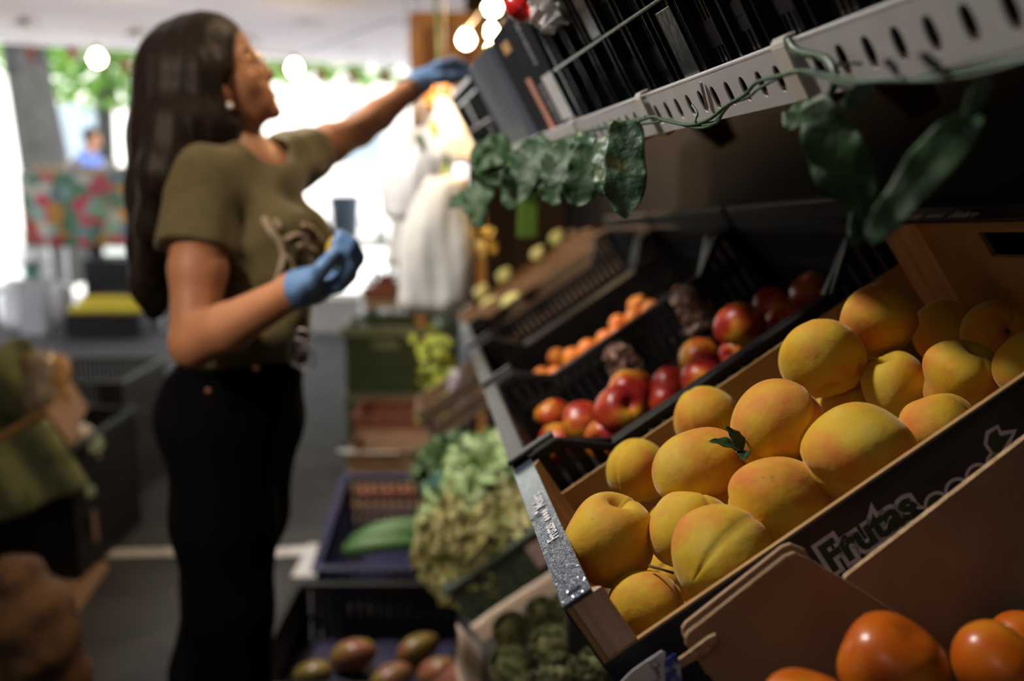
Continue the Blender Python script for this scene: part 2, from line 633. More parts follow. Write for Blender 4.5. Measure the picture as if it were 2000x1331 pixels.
for k, (px_, py_, rr) in enumerate([(1795, 1010, 17), (1828, 985, 20), (1868, 958, 20), (1908, 930, 20), (1946, 902, 18)]):
    q = dloc(wplane(px_, py_, 0))
    r_ = rr * depth(D(*q)) / FPX
    ax = (A([1., 0, 0]), A([0, 0, 1.]), A([0, -1., 0]))
    MB().lathe([(r_ * 1.34, 0), (r_ * 1.34, .0002)], (q[0], -.0013, q[2]), 26, ax).build('logo_ring', LILAC, nf)
    MB().lathe([(r_, 0), (r_, .0002)], (q[0], -.0017, q[2]), 26, ax).build('logo_dot', INKS[k], nf)
lpx = [(1938, 884), (1926, 866), (1930, 848), (1945, 837), (1950, 852), (1974, 846), (1962, 866), (1952, 884)]
big = [(1936, 892), (1919, 868), (1923, 842), (1947, 829), (1954, 842), (1984, 838), (1971, 868), (1958, 890)]
for nm_, pl, m_, dy in (('logo_leaf_outline', big, LILAC, .0001), ('logo_leaf', lpx, GREENINK, .0004)):
    pts = [dloc(wplane(a, b, 0)) for a, b in pl]
    MB().prism([(p[0], p[2]) for p in pts], A([0, -.0012 - dy, 0]), A([1., 0, 0]), A([0, 0, 1.]), A([0, -.0002, 0])).build(nm_, m_, nf)


# ---------------------------------------------------------------- fruit shapes
def fruit(name, m, r, seed, kind='peach', nu=40, nv=28):
    """round fruit, stem end at +z, crease along +x"""
    rg = np.random.default_rng(seed)
    ph = np.linspace(0, 2 * np.pi, nu, endpoint=False)
    th = np.linspace(0, np.pi, nv + 1)
    T, PH = np.meshgrid(th, ph, indexing='ij')
    R_ = np.ones_like(T)
    dphi = np.minimum(PH, 2 * np.pi - PH)
    if kind in ('peach', 'nectarine', 'apricot'):
        k = {'peach': 1.0, 'nectarine': .7, 'apricot': .9}[kind]
        R_ -= .42 * k * np.exp(-(T / .25) ** 2)
        R_ -= (.05 + .04 * rg.random()) * k * np.exp(-(dphi / .10) ** 2) * np.clip(np.sin(T), 0, 1) ** .6
        R_ += .05 * k * np.exp(-((np.pi - T) / .22) ** 2) * (dphi > -1)
        R_ -= .05 * k * np.exp(-((np.pi - T) / .5) ** 2)
        R_ += .05 * np.exp(-((T - .75) / .4) ** 2)
    if kind == 'persimmon':
        R_ -= .12 * np.exp(-(T / .35) ** 2)
        R_ += .035 * np.cos(4 * PH) * np.sin(T) ** 2
    if kind == 'apple':
        R_ -= .25 * np.exp(-(T / .3) ** 2) + .15 * np.exp(-((np.pi - T) / .3) ** 2)
    if kind == 'mango':
        R_ += .10 * np.sin(T) * np.cos(PH)
    for _ in range(5):
        a = rg.normal(size=3)
        a /= np.linalg.norm(a)
        x = np.sin(T) * np.cos(PH) * a[0] + np.sin(T) * np.sin(PH) * a[1] + np.cos(T) * a[2]
        R_ += rg.normal() * (.026 if kind == 'peach' else .018) * np.sin(x * (2.2 + 2.5 * rg.random()) + rg.random() * 6)
    x, y, z = R_ * np.sin(T) * np.cos(PH), R_ * np.sin(T) * np.sin(PH), R_ * np.cos(T)
    if kind == 'peach':
        y = y * (1 + .05 * rg.normal())
        z = z * (.95 + .03 * rg.normal())
    if kind == 'persimmon':
        z = z * .82
    if kind == 'mango':
        z = z * 1.35
        y = y * .85
    if kind == 'pear':
        s_ = 1 - .42 * (1 / (1 + np.exp(-(z - .35) * 6)))
        x, y, z = x * s_, y * s_, np.where(z > 0, z * 1.5, z)
    v = np.stack([x, y, z], -1) * r
    vs_ = [tuple(v[0, 0])] + [tuple(v[i, j]) for i in range(1, nv) for j in range(nu)] + [tuple(v[nv, 0])]
    fs = [(0, 1 + j, 1 + (j + 1) % nu) for j in range(nu)]
    for i in range(nv - 2):
        for j in range(nu):
            a = 1 + i * nu
            fs.append((a + j, a + nu + j, a + nu + (j + 1) % nu, a + (j + 1) % nu))
    b = 1 + (nv - 2) * nu
    fs += [(b + j, len(vs_) - 1, b + (j + 1) % nu) for j in range(nu)]
    mb = MB()
    mb.v, mb.f = vs_, fs
    return mb.mesh(name, m, True)


def orient(axis, ref):
    z = nrm(axis)
    x = A(ref, float)
    x = nrm(x - z * np.dot(x, z))
    y = np.cross(z, x)
    return x, y, z


def rand_orient(rg):
    return orient(rg.normal(size=3), rg.normal(size=3))


def place_fruit(name, me, p, ori, label, cat, group=None):
    o = put(name, me, None, frame(p, *ori))
    return tag(o, label, cat, group)


# u, w, n, radius, stem axis (right, up, toward viewer), crease direction, label
PEACHES = [
    (.0526, .142, -.030, .0416, (.22, .95, .22), (.75, .3, -.6), 'large round yellow peach against the lettered rail, at the near left corner'),
    (.0465, .0926, -.080, .0330, (.3, .7, -.5), (.8, .4, .4), 'small wrinkled yellow peach lowest in the corner beside the wooden post'),
    (.1205, .0442, -.0597, .0372, (.72, .35, -.6), (-.2, .55, .8), 'creased peach with reddish tip leaning on the front rim, second from the post'),
    (.1159, .1157, -.0566, .0355, (.1, .95, -.2), (.3, .3, .9), 'pale yellow peach wedged between the corner peach and the red-tipped one'),
    (.1853, .0742, -.0628, .0405, (.6, .4, -.6), (-.2, .5, -.8), 'orange-yellow peach with brown bruise at its lower left behind the front rim'),
    (.2594, .0615, -.0588, .0418, (.42, -.30, .85), (-.85, -.25, .1), 'largest peach, with a dark slit-like stem hollow above the printed logo'),
    (.1564, .1706, -.0351, .0402, (.75, .4, -.4), (.2, -.5, .8), 'peach with an orange blush carrying the green leaf'),
    (.1155, .349, -.0602, .0347, (.5, .6, -.5), (-.7, .1, .6), 'pale small peach at the far left by the black crate'),
    (.2297, .1251, -.0267, .0403, (-.1, .3, -.9), (.45, .25, .85), 'big dented peach in the middle of the heap, right of the leaf'),
    (.2105, .3628, -.0602, .0352, (.2, .7, -.6), (-.6, -.2, .7), 'orange-yellow peach near the far side panel, behind the leaf'),
    (.3227, .2268, -.0272, .0382, (.15, -.75, .25), (.85, .1, .5), 'two-lobed pale peach in the back row, deep crease on its right'),
    (.3914, .2372, -.0347, .0364, (-.8, .1, -.4), (-.2, -.6, -.7), 'smooth golden peach highest on the heap'),
    (.3578, .1949, -.0852, .0335, (-.4, .8, .1), (.2, .2, -.9), 'shaded golden peach below the highest peach'),
    (.388, .1283, -.0852, .0350, (.2, .75, .5), (-.1, -.5, .8), 'orange peach with a blushed ridge on the right of the heap'),
    (.4665, .3103, -.1101, .0320, (-.3, .8, -.4), (.3, .3, .9), 'dim peach in shadow at the foot of the far wooden post'),
    (.4585, .1802, -.0903, .0300, (.05, .1, 1), (.2, .9, 0), 'yellow peach with its stem hollow facing out, under the handle hole'),
    (.422, .0748, -.0903, .0292, (.5, .6, .2), (.6, -.5, .5), 'peach cut off by the right edge of the photo, over the printed side'),
    (.3306, .0721, -.0853, .0298, (-.2, .85, -.3), (.6, .2, .7), 'half-hidden yellow peach resting on the rim near the logo leaf'),
    (.3204, .2521, -.1004, .0340, (.2, .9, -.2), (-.4, .3, .8), 'lower peach showing only its lit top between the big dented and the two-lobed peach'),
    (.1061, .300, -.1203, .0300, (.2, .9, 0), (-.4, .3, .8), 'orange peach in the gap behind the near left corner peach'),
    (.2402, .130, -.1204, .0300, (.2, .8, 0), (-.4, .3, .8), 'buried peach glimpsed behind the bruised peach at the rim'),
    (.0819, .2168, -.1203, .0298, (.5, .8, 0), (-.4, .3, .8), 'buried peach in the dark under the near left corner peach'),
    (.26, .33, -.125, .033, (.5, .8, 0), (-.4, .3, .8), 'deep-lying peach in shade along the far side panel'),
    (.18, .26, -.125, .033, (.1, .8, .4), (.4, .3, .8), 'deep-lying peach under the leaf-bearing peach'),
]
for i, (a, b, c, r, ax, rf, lab) in enumerate(PEACHES):
    me = fruit('peach', PEACH, r * 1.03, 100 + i, 'peach', 64, 44)
    po_ = place_fruit('peach', me, D(a, b, c), orient(camdir(*ax), camdir(*rf)), lab, 'peach', 'yellow peaches in the printed box')
    if ax[2] > .2 or i in (0, 3):
        MB().lathe([(.0045, -.001), (.004, .002), (.0015, .0035), (.0003, .0035)], (0, 0, r * .56), 10).build('stem_scar', BROWNSTEM, po_, True)


def leaf_mesh(name, m, L, W, curl=.3, wave=.1, fold=.15, seed=0, nu=14, nv=8, thick=.0006, n_wave=3, blunt=0):
    """leaf lying along +x, face +z"""
    rg = np.random.default_rng(seed)
    p1 = rg.random() * 6

    def fn(u, v):
        t = u
        wd_ = W * .5 * (math.sin(math.pi * min(1, t ** .75)) ** .8 + .04) * (1 - .25 * t)
        if blunt:
            wd_ = W * .5 * max(0, math.sin(math.pi * min(1, .06 + .94 * t ** .9))) ** blunt * (1 + .10 * math.sin(t * 9 + p1))
        s = (v - .5) * 2
        a = curl * t
        x = L * (math.sin(a) / curl if abs(curl) > 1e-3 else t)
        z = -L * ((1 - math.cos(a)) / curl if abs(curl) > 1e-3 else 0)
        zz_ = z + fold * abs(s) * wd_ + wave * W * math.sin(t * n_wave * 6.28 + p1 + (1.6 if s > 0 else 0)) * s * s * .5
        return (x, s * wd_, zz_)
    return MB().sheet(fn, nu, nv, thick).mesh(name, m, True)


def place_leaf(name, me, p, along, face, parent=None, shift=None):
    x = nrm(along)
    z = A(face, float)
    z = nrm(z - x * np.dot(x, z))
    y = np.cross(z, x)
    p = A(p, float)
    o = bpy.data.objects.new(name, me)
    COL.objects.link(o)
    if parent is not None:
        o.parent = parent
        o.matrix_local = frame(p - (shift if shift is not None else 0), x, y, z)
    else:
        o.matrix_world = frame(p, x, y, z)
    return o


pl = thing('peach_leaf', 'small dark green leaf tucked between two peaches', 'leaf', P(1446, 872, d=.845))
lp0 = P(1452, 880, d=.845)
for k, (ax, ln, wd_, fc) in enumerate([((-.85, .45, .25), .032, .016, (.3, .8, .5)), ((-.45, .85, .2), .026, .016, (.6, .3, .7)), ((-.2, -.1, .9), .02, .012, (0, .9, .3))]):
    me = leaf_mesh('blade', LEAF, ln, wd_, .5, .1, .25, k)
    place_leaf('blade', me, lp0, camdir(*ax), camdir(*fc), pl, P(1446, 872, d=.845))
twig = MB().tube([P(1268, 1106, d=.83), P(1290, 1112, d=.82), P(1315, 1120, d=.825)], [.0014, .001, .0012], 6)
tag(twig.build('twig', BROWNSTEM, smooth=True), 'short dry twig on the small corner peach', 'twig')


# ---------------------------------------------------------------- plastic crates
def prof_z(prof, x):
    for (xa, za), (xb, zb) in zip(prof, prof[1:]):
        if xa <= x <= xb:
            return za + (zb - za) * (x - xa) / max(1e-6, xb - xa)
    return prof[-1][1]


def lattice_wall(L, prof, t, slat, gap, rails=(), solid=0):
    """one crate wall in its own plane: x along, z up, y thickness"""
    mb = MB()
    for (xa, za), (xb, zb) in zip(prof, prof[1:]):
        mb.prism([(xa, za - .014), (xb, zb - .014), (xb, zb), (xa, za)], A([0, 0, 0]), A([1., 0, 0]), A([0, 0, 1.]), A([0, t, 0]))
    x = 0
    while x < L - .001:
        w_ = min(slat, L - x)
        z0, z1 = prof_z(prof, x), prof_z(prof, x + w_)
        mb.prism([(x, 0), (x + w_, 0), (x + w_, z1 - .007), (x, z0 - .007)], A([0, t * .2, 0]), A([1., 0, 0]), A([0, 0, 1.]), A([0, t * .6, 0]))
        x += slat + gap
    for z in rails:
        xs = [q for q in np.linspace(0, L, 41) if prof_z(prof, q) > z + .006]
        if xs:
            mb.box(min(xs), max(xs), t * .1, t * .9, z - .006, z + .006)
    mb.box(0, L, 0, t, 0, .014)
    if solid:
        mb.box(0, L, t * .3, t * .7, 0, solid)
    return mb


def crate(name, label, cat, M, Lx, Ly, H, m, cut_y=None, cut_x=None, slat=.013, gap=.006, rim=.012, rails=None, rim_mat=None, group=None, hx=0):
    """open crate, local x/y/z from a bottom corner. cut_y: middle height of the walls running along x"""
    t = thing(name, label, cat, M, group)
    MB().box(0, Lx, 0, Ly, 0, .006).build('base', m, t)
    rails = rails or (H * .33, H * .66)

    def prof(L, c):
        if c is None:
            return [(0, H), (L, H)]
        return [(0, H), (.045, H), (.105, c), (L - .105, c), (L - .045, H), (L, H)]
    th = .012
    for k in range(4):
        L = Lx if k % 2 == 0 else Ly
        pr = prof(L, cut_y if k % 2 == 0 else cut_x)
        w_ = lattice_wall(L, pr, th, slat, gap, rails)
        o = {0: ((0, 0), 0), 1: ((Lx, 0), 90), 2: ((Lx, Ly), 180), 3: ((0, Ly), 270)}[k]
        a = math.radians(o[1])
        R_ = rotz(a)
        w_.v = [tuple(R_ @ A(p) + A([o[0][0], o[0][1], 0])) for p in w_.v]
        w_.build('side_panel', m, t)
    for x, y in ((0, 0), (Lx - .02, 0), (0, Ly - .02), (Lx - .02, Ly - .02)):
        MB().box(x - .001, x + .021, y - .001, y + .021, 0, H + .001).build('corner_post', m, t, bevel=.003)
    if rim:
        r_ = MB()
        if cut_y is None:
            r_.box(-rim, Lx + rim, -rim, 0, H - .012, H).box(-rim, Lx + rim, Ly, Ly + rim, H - .012, H)
        else:
            for y in (-rim, Ly):
                r_.box(-rim, .05, y, y + rim, H - .012, H).box(Lx - .05, Lx + rim, y, y + rim, H - .012, H)
                r_.box(.10, Lx - .10, y, y + rim, cut_y - .012, cut_y)
                for s in (0, 1):
                    pa, pb_ = (.05, H), (.10, cut_y)
                    if s:
                        pa, pb_ = (Lx - .05, H), (Lx - .10, cut_y)
                    r_.obox(A([pa[0], y, pa[1] - .012]), A([pb_[0] - pa[0], 0, pb_[1] - pa[1]]), A([0, rim, 0]), A([0, 0, .012]))
        r_.box(-rim, 0, 0, Ly, H - .012, H + hx).box(Lx, Lx + rim, 0, Ly, H - .012, H + hx)
        r_.build('rim', rim_mat or m, t, bevel=.002)
    return t


BH = .20
nc = crate('plastic_crate', 'black plastic crate of red nectarines behind the peach box', 'crate', DM(.012, .447, -BH), .515, .565, BH, BLACKP, cut_y=BH - .042, group='black plastic crates on the sloping rack')
ac = crate('plastic_crate', 'black plastic crate of orange apricots behind the nectarines', 'crate', DM(.012, 1.050, -BH), .515, .565, BH, BLACKP, cut_y=BH - .062, group='black plastic crates on the sloping rack')
pc = crate('plastic_crate', 'black plastic crate holding a few green pears, beyond the apricots', 'crate', DM(.012, 1.655, -BH), .515, .565, BH, BLACKP, cut_y=BH - .062, group='black plastic crates on the sloping rack')
for t_ in (nc, ac, pc):
    MB().box(-.0125, .010, .0, .565, BH + .0005, BH + .004).build('end_lip', GREYP, t_, bevel=.001)
    MB().box(-.014, .05, -.013, .004, BH + .004, BH + .010).build('corner_catch', GREYP, t_, bevel=.002)
    MB().box(.515, .527, -.01, .575, BH, BH + .03).build('raised_end', BLACKP, t_, bevel=.003)

NECTS = [
    (1078, 812, 41, -.105, 'dark red nectarine nearest the aisle end of the black crate'),
    (1140, 827, 42, -.095, 'orange and yellow nectarine second from the aisle end'),
    (1212, 808, 54, -.085, 'largest glossy red-orange nectarine in the front row of the crate'),
    (1233, 766, 46, -.10, 'orange-red nectarine behind the largest glossy one'),
    (1092, 866, 40, -.12, 'red nectarine half hidden by the near crate wall at the aisle corner'),
    (1188, 862, 46, -.11, 'pinkish nectarine pressed against the low crate rim'),
    (1308, 752, 38, -.115, 'dark red nectarine in shade halfway up the crate'),
    (1300, 782, 32, -.125, 'yellowish nectarine peeking over the rim halfway up the crate'),
    (1368, 702, 42, -.11, 'dark wine-red nectarine with a pale shine below the plastic punnet'),
    (1373, 742, 42, -.12, 'red nectarine just above the rim under the wine-red one'),
    (1445, 640, 50, -.085, 'round plain red nectarine highest of the middle group'),
    (1440, 693, 34, -.115, 'small red nectarine under the round plain red one'),
    (1512, 602, 42, -.11, 'red nectarine with orange edge in the upper part of the crate'),
    (1530, 628, 34, -.12, 'deep red nectarine low against the rim in the upper part'),
    (1588, 578, 44, -.10, 'uppermost nectarine, orange rimmed, next to the raised crate end'),
]
for i, (x, y, r, c, lab) in enumerate(NECTS):
    p = dplane(x, y, c)
    me = fruit('nectarine', NECT, r * depth(p) / FPX, 300 + i, 'nectarine', 36, 24)
    place_fruit('nectarine', me, p, rand_orient(np.random.default_rng(40 + i)), lab, 'nectarine', 'nectarines in the black crate')
APRS = [
    (1060, 737, 20, 'apricot nearest the aisle, low against the crate rim'), (1086, 732, 18, 'second apricot from the aisle along the rim'),
    (1088, 700, 19, 'dark red apricot among the orange ones at the aisle end'), (1120, 700, 21, 'orange apricot right of the dark red one'),
    (1150, 684, 22, 'fourth apricot along the rim from the aisle'), (1184, 664, 20, 'fifth apricot along the rim, slightly red'),
    (1210, 634, 20, 'bright orange apricot in the middle of the rim row'), (1206, 655, 18, 'reddish apricot below the bright middle one'),
    (1240, 622, 19, 'red-cheeked apricot before the top pair'), (1248, 600, 22, 'topmost bright orange apricot of the heap'),
    (1272, 606, 20, 'pink-red apricot at the upper end of the heap'), (1326, 572, 14, 'lone apricot farthest up the crate'),
    (1150, 715, 18, 'apricot seen through the perforated crate wall'), (1250, 650, 18, 'upper apricot seen through the perforated crate wall'),
]
for i, (x, y, r, lab) in enumerate(APRS):
    p = dplane(x, y, -.105)
    me = fruit('apricot', APRI, r * depth(p) / FPX, 500 + i, 'apricot', 24, 16)
    place_fruit('apricot', me, p, rand_orient(np.random.default_rng(80 + i)), lab, 'apricot', 'apricots in the black crate')
for i, (x, y, r, c, lab) in enumerate([(962, 602, 23, -.06, 'pale green pear nearest the aisle in the far black crate'), (1000, 594, 22, -.06, 'pale green pear right of the aisle-end pear'),
                                       (1140, 488, 20, -.07, 'yellow-green pear alone high in the far black crate')]):
    p = dplane(x, y, c)
    me = fruit('pear', PEAR, r * depth(p) / FPX, 520 + i, 'pear', 28, 20)
    place_fruit('pear', me, p, orient(camdir(.3, .5, .6), camdir(1, 0, 0)), lab, 'pear', 'pears in the far black crate')


# crumpled clear punnets among the nectarines
def crumple(name, m, p, ex, ey, ez, rx, ry, h, seed, label, cat, amp=.12, nr=9, ns=22, top=.75):
    rg = np.random.default_rng(seed)
    rings = []
    for i in range(nr):
        z = i / (nr - 1)
        s = (1 - (1 - top) * z) * (.55 if i == 0 else (.72 if i == nr - 1 else 1))
        rings.append([ex * rx * s * math.cos(2 * math.pi * k / ns) * (1 + rg.normal() * amp) + ey * ry * s * math.sin(2 * math.pi * k / ns) * (1 + rg.normal() * amp) + ez * (h * z + rg.normal() * amp * h * .2) for k in range(ns)])
    o = MB().loft(rings).mesh(name, m, False)
    ob = put(name, o, None, Matrix.Translation(Vector([float(q) for q in p])))
    return tag(ob, label, cat)


FILM = mat('brown_tinted_film', (.16, .08, .055), .15, (.30, .18, .13), 60, (.4, .7), alpha=.75, spec=.8, bump=.5, bscale=120)
CLEARBAG = mat('milky_plastic_film', (.70, .70, .70), .18, (.62, .62, .60), 12, alpha=.55, spec=.8, bump=.5, bscale=30)
for k, (x, y, hgt, lab) in enumerate([(1375, 640, .075, 'crumpled brown tinted punnet in the nectarine crate beside the round red nectarine'), (1232, 735, .06, 'crumpled brown tinted wrapper behind the orange-red nectarines')]):
    p = dplane(x, y, -.115)
    crumple('fruit_wrapper', FILM, p, DU, DW, DN, .028, .03, hgt, 60 + k, lab, 'wrapper', .2)


WOODD = mat('dark_brown_wood', (.20, .125, .07), .8, (.13, .08, .045), 14, stretch=(.6, 9, 9), bump=.1, bscale=90)  # darker brown wood tone for the slatted trays
# wooden tray with planks, far along the rack
def wood_tray(label, M, Lx, Ly, H):
    t = thing('wooden_tray', label, 'tray', M)
    MB().box(0, Lx, 0, Ly, 0, .005).build('bottom', WOODD, t)
    for y in (0, Ly - .008):
        for z in (.012, .065):
            MB().box(0, Lx, y, y + .008, z, z + .04).build('plank', WOODD, t, bevel=.001)
    for x in (0, Lx - .008):
        for z in (.012, .065):
            MB().box(x, x + .008, .009, Ly - .009, z, z + .04).build('plank', WOODD, t, bevel=.001)
    for x in (.009, Lx - .034):
        for y in (.009, Ly - .034):
            MB().box(x, x + .025, y, y + .025, .006, H).build('corner_post', WOODD, t)
    return t


wood_tray('pale wooden slatted tray of pears beyond the black crates', DM(.0, 2.28, -.13), .54, .34, .125)
wood_tray('far wooden slatted tray of yellow fruit at the end of the rack', DM(.0, 2.68, -.13), .54, .34, .125)
for i, (x, y, r, c, m_, lab, kd, b) in enumerate([(940, 572, 15, -.035, PEAR, 'pale pear by the aisle end of the wooden tray', 'pear', 0), (985, 540, 15, -.035, PEAR, 'pale pear in the middle of the wooden tray', 'pear', 0),
                                                  (1050, 497, 14, -.035, PEAR, 'small pear higher in the wooden tray', 'pear', 0), (1088, 466, 15, -.035, PEAR, 'yellowish pear at the upper end of the wooden tray', 'pear', 0)]):
    p = dplane(x, y, c)
    me = fruit(kd, m_, r * depth(p) / FPX, 540 + i, kd, 24, 16)
    place_fruit(kd, me, p, orient(camdir(.3, .6, .5), camdir(1, 0, 0)), lab, kd, 'pears in the wooden tray')
p = P(1032, 425, d=2.75)
gb = MB().obox(p - A([.028, .01, .055]), A([.05, .01, 0]), A([0, .03, 0]), A([.004, 0, .13]))
tag(gb.build('green_carton', mat('lime_carton', (.17, .36, .05), .6, (.2, .4, .06), 20), None, bevel=.002), 'bright lime green card standing under the leaf garland', 'card')

# ---------------------------------------------------------------- front cardboard box of persimmons
cb = thing('cardboard_box', 'open brown cardboard box of persimmons in front of the printed peach box', 'box', DM(0, 0, 0))


def wpoly(px_list, b):
    return [tuple(dloc(wplane(x, y, b))[[0, 2]]) for x, y in px_list]


def wpanel(name, pts, b, t, m, parent, edge=True):
    o_ = MB().prism(pts, A([0, b, 0]), A([1., 0, 0]), A([0, 0, 1.]), A([0, t, 0]))
    return o_.build(name, m, parent)


pts = wpoly([(1650, 1132), (2000, 862), (2140, 755)], -.030)
low = -.235
pts = [pts[0], pts[1], pts[2], (pts[2][0] + .02, low), (pts[0][0] - .02, low)]
wpanel('far_panel', pts, -.030, .0045, CARD, cb)
edge = wpoly([(1650, 1132), (1652, 1127), (2140, 749), (2140, 755)], -.030)
wpanel('far_panel_edge', edge, -.0305, .0055, CARDEDGE, cb)
fp = wpoly([(1340, 1262), (1338, 1247), (1345, 1236), (1535, 1086), (1552, 1080), (1580, 1092), (1660, 1140), (1760, 1203), (1840, 1262)], -.046)
wpanel('flap', fp[:9] + [(fp[8][0] + .03, low), (fp[0][0] + .01, low)], -.046, .004, CARD, cb)
wpanel('flap', [(x + .002, z + .004) for x, z in fp[:6]] + [(fp[5][0], fp[5][1] - .03), (fp[0][0], fp[0][1] - .03)], -.0405, .004, CARD, cb)
e1 = [fp[0], fp[1], fp[2], fp[3], fp[4], (fp[4][0] - .001, fp[4][1] - .0025), (fp[3][0] + .0005, fp[3][1] - .0022), (fp[2][0] + .0012, fp[2][1] - .0018), (fp[1][0] + .002, fp[1][1])]
wpanel('flap_edge', e1, -.0465, .005, CARDEDGE, cb)
tg = wpoly([(1322, 1292), (1340, 1280), (1385, 1246), (1398, 1240), (1401, 1250), (1392, 1266), (1362, 1288), (1330, 1306)], -.058)
wpanel('tongue', tg, -.058, .003, CARDEDGE, cb)
MB().box(fp[0][0] + .01, fp[0][0] + .0145, -.36, -.05, low, -.13).build('aisle_panel', CARD, cb)
MB().box(fp[0][0] + .01, .52, -.36, -.03, low - .005, low).build('bottom', CARD, cb)
MB().box(fp[0][0] + .01, .52, -.365, -.36, low, -.13).build('near_panel', CARD, cb)
for i, (x, y, r, b, lab, ax) in enumerate([(1742, 1302, 108, -.125, 'big glossy orange persimmon with a bright highlight in the cardboard box', (.3, .8, .4)),
                                           (1572, 1392, 94, -.15, 'orange persimmon cut off by the bottom edge, nearest the flap', (.1, .9, .2)),
                                           (1952, 1300, 96, -.115, 'orange persimmon with a broad pale sheen at the right edge', (.5, .7, .1)),
                                           (2010, 1265, 80, -.075, 'dark orange persimmon behind the sheeny one at the right edge', (.5, .7, .1))]):
    p = wplane(x, y, b)
    me = fruit('persimmon', PERS, r * depth(p) / FPX, 560 + i, 'persimmon', 48, 32)
    place_fruit('persimmon', me, p, orient(camdir(*ax), camdir(.3, 0, 1)), lab, 'persimmon', 'persimmons in the cardboard box')
# price card and tape hooked on the box corner
pcard = thing('price_card', 'white handwritten price card hanging at the corner of the peach box', 'price card', D(0, 0, 0) * 0 + A(wplane(1270, 1310, -.062)))
pcs = A(wplane(1270, 1310, -.062))
pp = [wplane(x, y, -.062) for x, y in [(1212, 1334), (1236, 1310), (1292, 1272), (1299, 1276), (1301, 1310), (1308, 1420), (1210, 1420)]]
c_ = MB()
n_ = len(pp)
c_.add([p - pcs for p in pp] + [p - pcs + DW * .0008 for p in pp], [tuple(range(n_)), tuple(range(2 * n_ - 1, n_ - 1, -1))] + [(i, n_ + i, n_ + (i + 1) % n_, (i + 1) % n_) for i in range(n_)])
c_.build('card', mat('white_card', (.74, .74, .77), .7, (.70, .70, .74), 20), pcard)
ink = MB()
for stroke in ([(1284, 1292), (1277, 1289), (1270, 1294), (1274, 1306), (1284, 1306)], [(1289, 1296), (1279, 1312), (1286, 1312)], [(1288, 1312), (1281, 1320), (1290, 1322), (1283, 1330)], [(1283, 1316), (1287, 1318)], [(1272, 1332), (1285, 1334)]):
    ink.tube([wplane(x, y, -.0632) - pcs for x, y in stroke], .0005, 5)
ink.build('handwriting', mat('ballpoint_ink', (.05, .055, .09), .6, (.06, .065, .1), 50), pcard)
tp = [wplane(x, y, -.064) for x, y in [(1297, 1290), (1318, 1276), (1325, 1288), (1330, 1320), (1336, 1420), (1304, 1420)]]
t_ = MB()
n_ = len(tp)
t_.add([p - pcs for p in tp] + [p - pcs - DW * .0008 for p in tp], [tuple(range(n_)), tuple(range(2 * n_ - 1, n_ - 1, -1))] + [(i, n_ + i, n_ + (i + 1) % n_, (i + 1) % n_) for i in range(n_)])
t_.build('blue_tape', mat('blue_tape', (.03, .06, .34), .22, [(.04, .08, .42), (.55, .62, .8)], 70, (.45, .62), bump=.4, bscale=150), pcard)

# ================================================================ UPPER SHELF
SO = P(1300, 171, d=.97)
SW = A([-.15306, .98736, -.04113])
SW = nrm(SW)
_xp = nrm([SW[1], -SW[0], 0])
_ph = math.radians(28)
SN = -_xp * math.sin(_ph) + A([0, 0, 1.]) * math.cos(_ph)
SN = nrm(SN - SW * np.dot(SN, SW))
SU = np.cross(SW, SN)


def S(a, b, c):
    return SO + SU * a + SW * b + SN * c


def SM(a, b, c):
    return frame(S(a, b, c), SU, SW, SN)


shelf = thing('display_shelf', 'sloping upper wall shelf with a white perforated metal lip', 'shelf', SM(0, 0, 0))
PITCHH = .0335
LIPH = .042


def lip(y0, y1, holes=True):
    mb = MB()
    y = y0
    t = .0016
    while y < y1 - .002:
        ye = min(y + PITCHH, y1)
        if not holes or ye - y < PITCHH * .9:
            mb.box(0, t, y, ye, -LIPH, 0)
            y = ye
            continue
        cy, cz = (y + ye) / 2, -.0235
        N = 24
        inner, outer = [], []
        for k in range(N):
            a = 2 * math.pi * k / N
            ca, sa = math.cos(a), math.sin(a)
            inner.append((cy + .0060 * (abs(ca) ** .8) * np.sign(ca), cz + .0108 * (abs(sa) ** .8) * np.sign(sa)))
            s_ = max(abs(ca), abs(sa))
            oy, oz = ca / s_, sa / s_
            outer.append((cy + oy * (ye - y) / 2, (-LIPH / 2) + oz * LIPH / 2))
        vs_ = [(0, a, b) for a, b in outer] + [(0, a, b) for a, b in inner] + [(t, a, b) for a, b in outer] + [(t, a, b) for a, b in inner]
        fs = []
        for k in range(N):
            j = (k + 1) % N
            fs += [(k, N + k, N + j, j), (2 * N + k, 2 * N + j, 3 * N + j, 3 * N + k), (N + k, 3 * N + k, 3 * N + j, N + j)]
        mb.add(vs_, fs)
        y = ye
    mb.box(-.0002, .012, y0, y1, -.0016, 0)
    mb.box(0, .010, y0, y1, -LIPH - .0014, -LIPH)
    return mb


lp1 = lip(-.66, -.262).build('perforated_lip', WHITEM, shelf)
lp2 = lip(-.260, .085).build('perforated_lip', WHITEM, shelf)
lp3 = lip(.087, 1.72).build('perforated_lip', WHITEM, shelf)
UNDER = mat('brown_board', (.16, .085, .055), .75, (.20, .11, .07), 6, stretch=(1, 8, 1))
MB().box(.002, .40, -.66, 1.72, -.040, -.030).build('shelf_board', UNDER, shelf)
for y in (-.27, .25, .95, 1.6):
    b_ = MB().prism([(.0, -.040), (.40, -.040), (.40, -.20), (.36, -.20), (.30, -.075), (.02, -.055)], A([0, y, 0]), A([1., 0, 0]), A([0, 0, 1.]), A([0, .012, 0]))
    b_.build('bracket', mat('red_brown_metal', (.06, .02, .015), .5, (.08, .03, .02), 20), shelf)


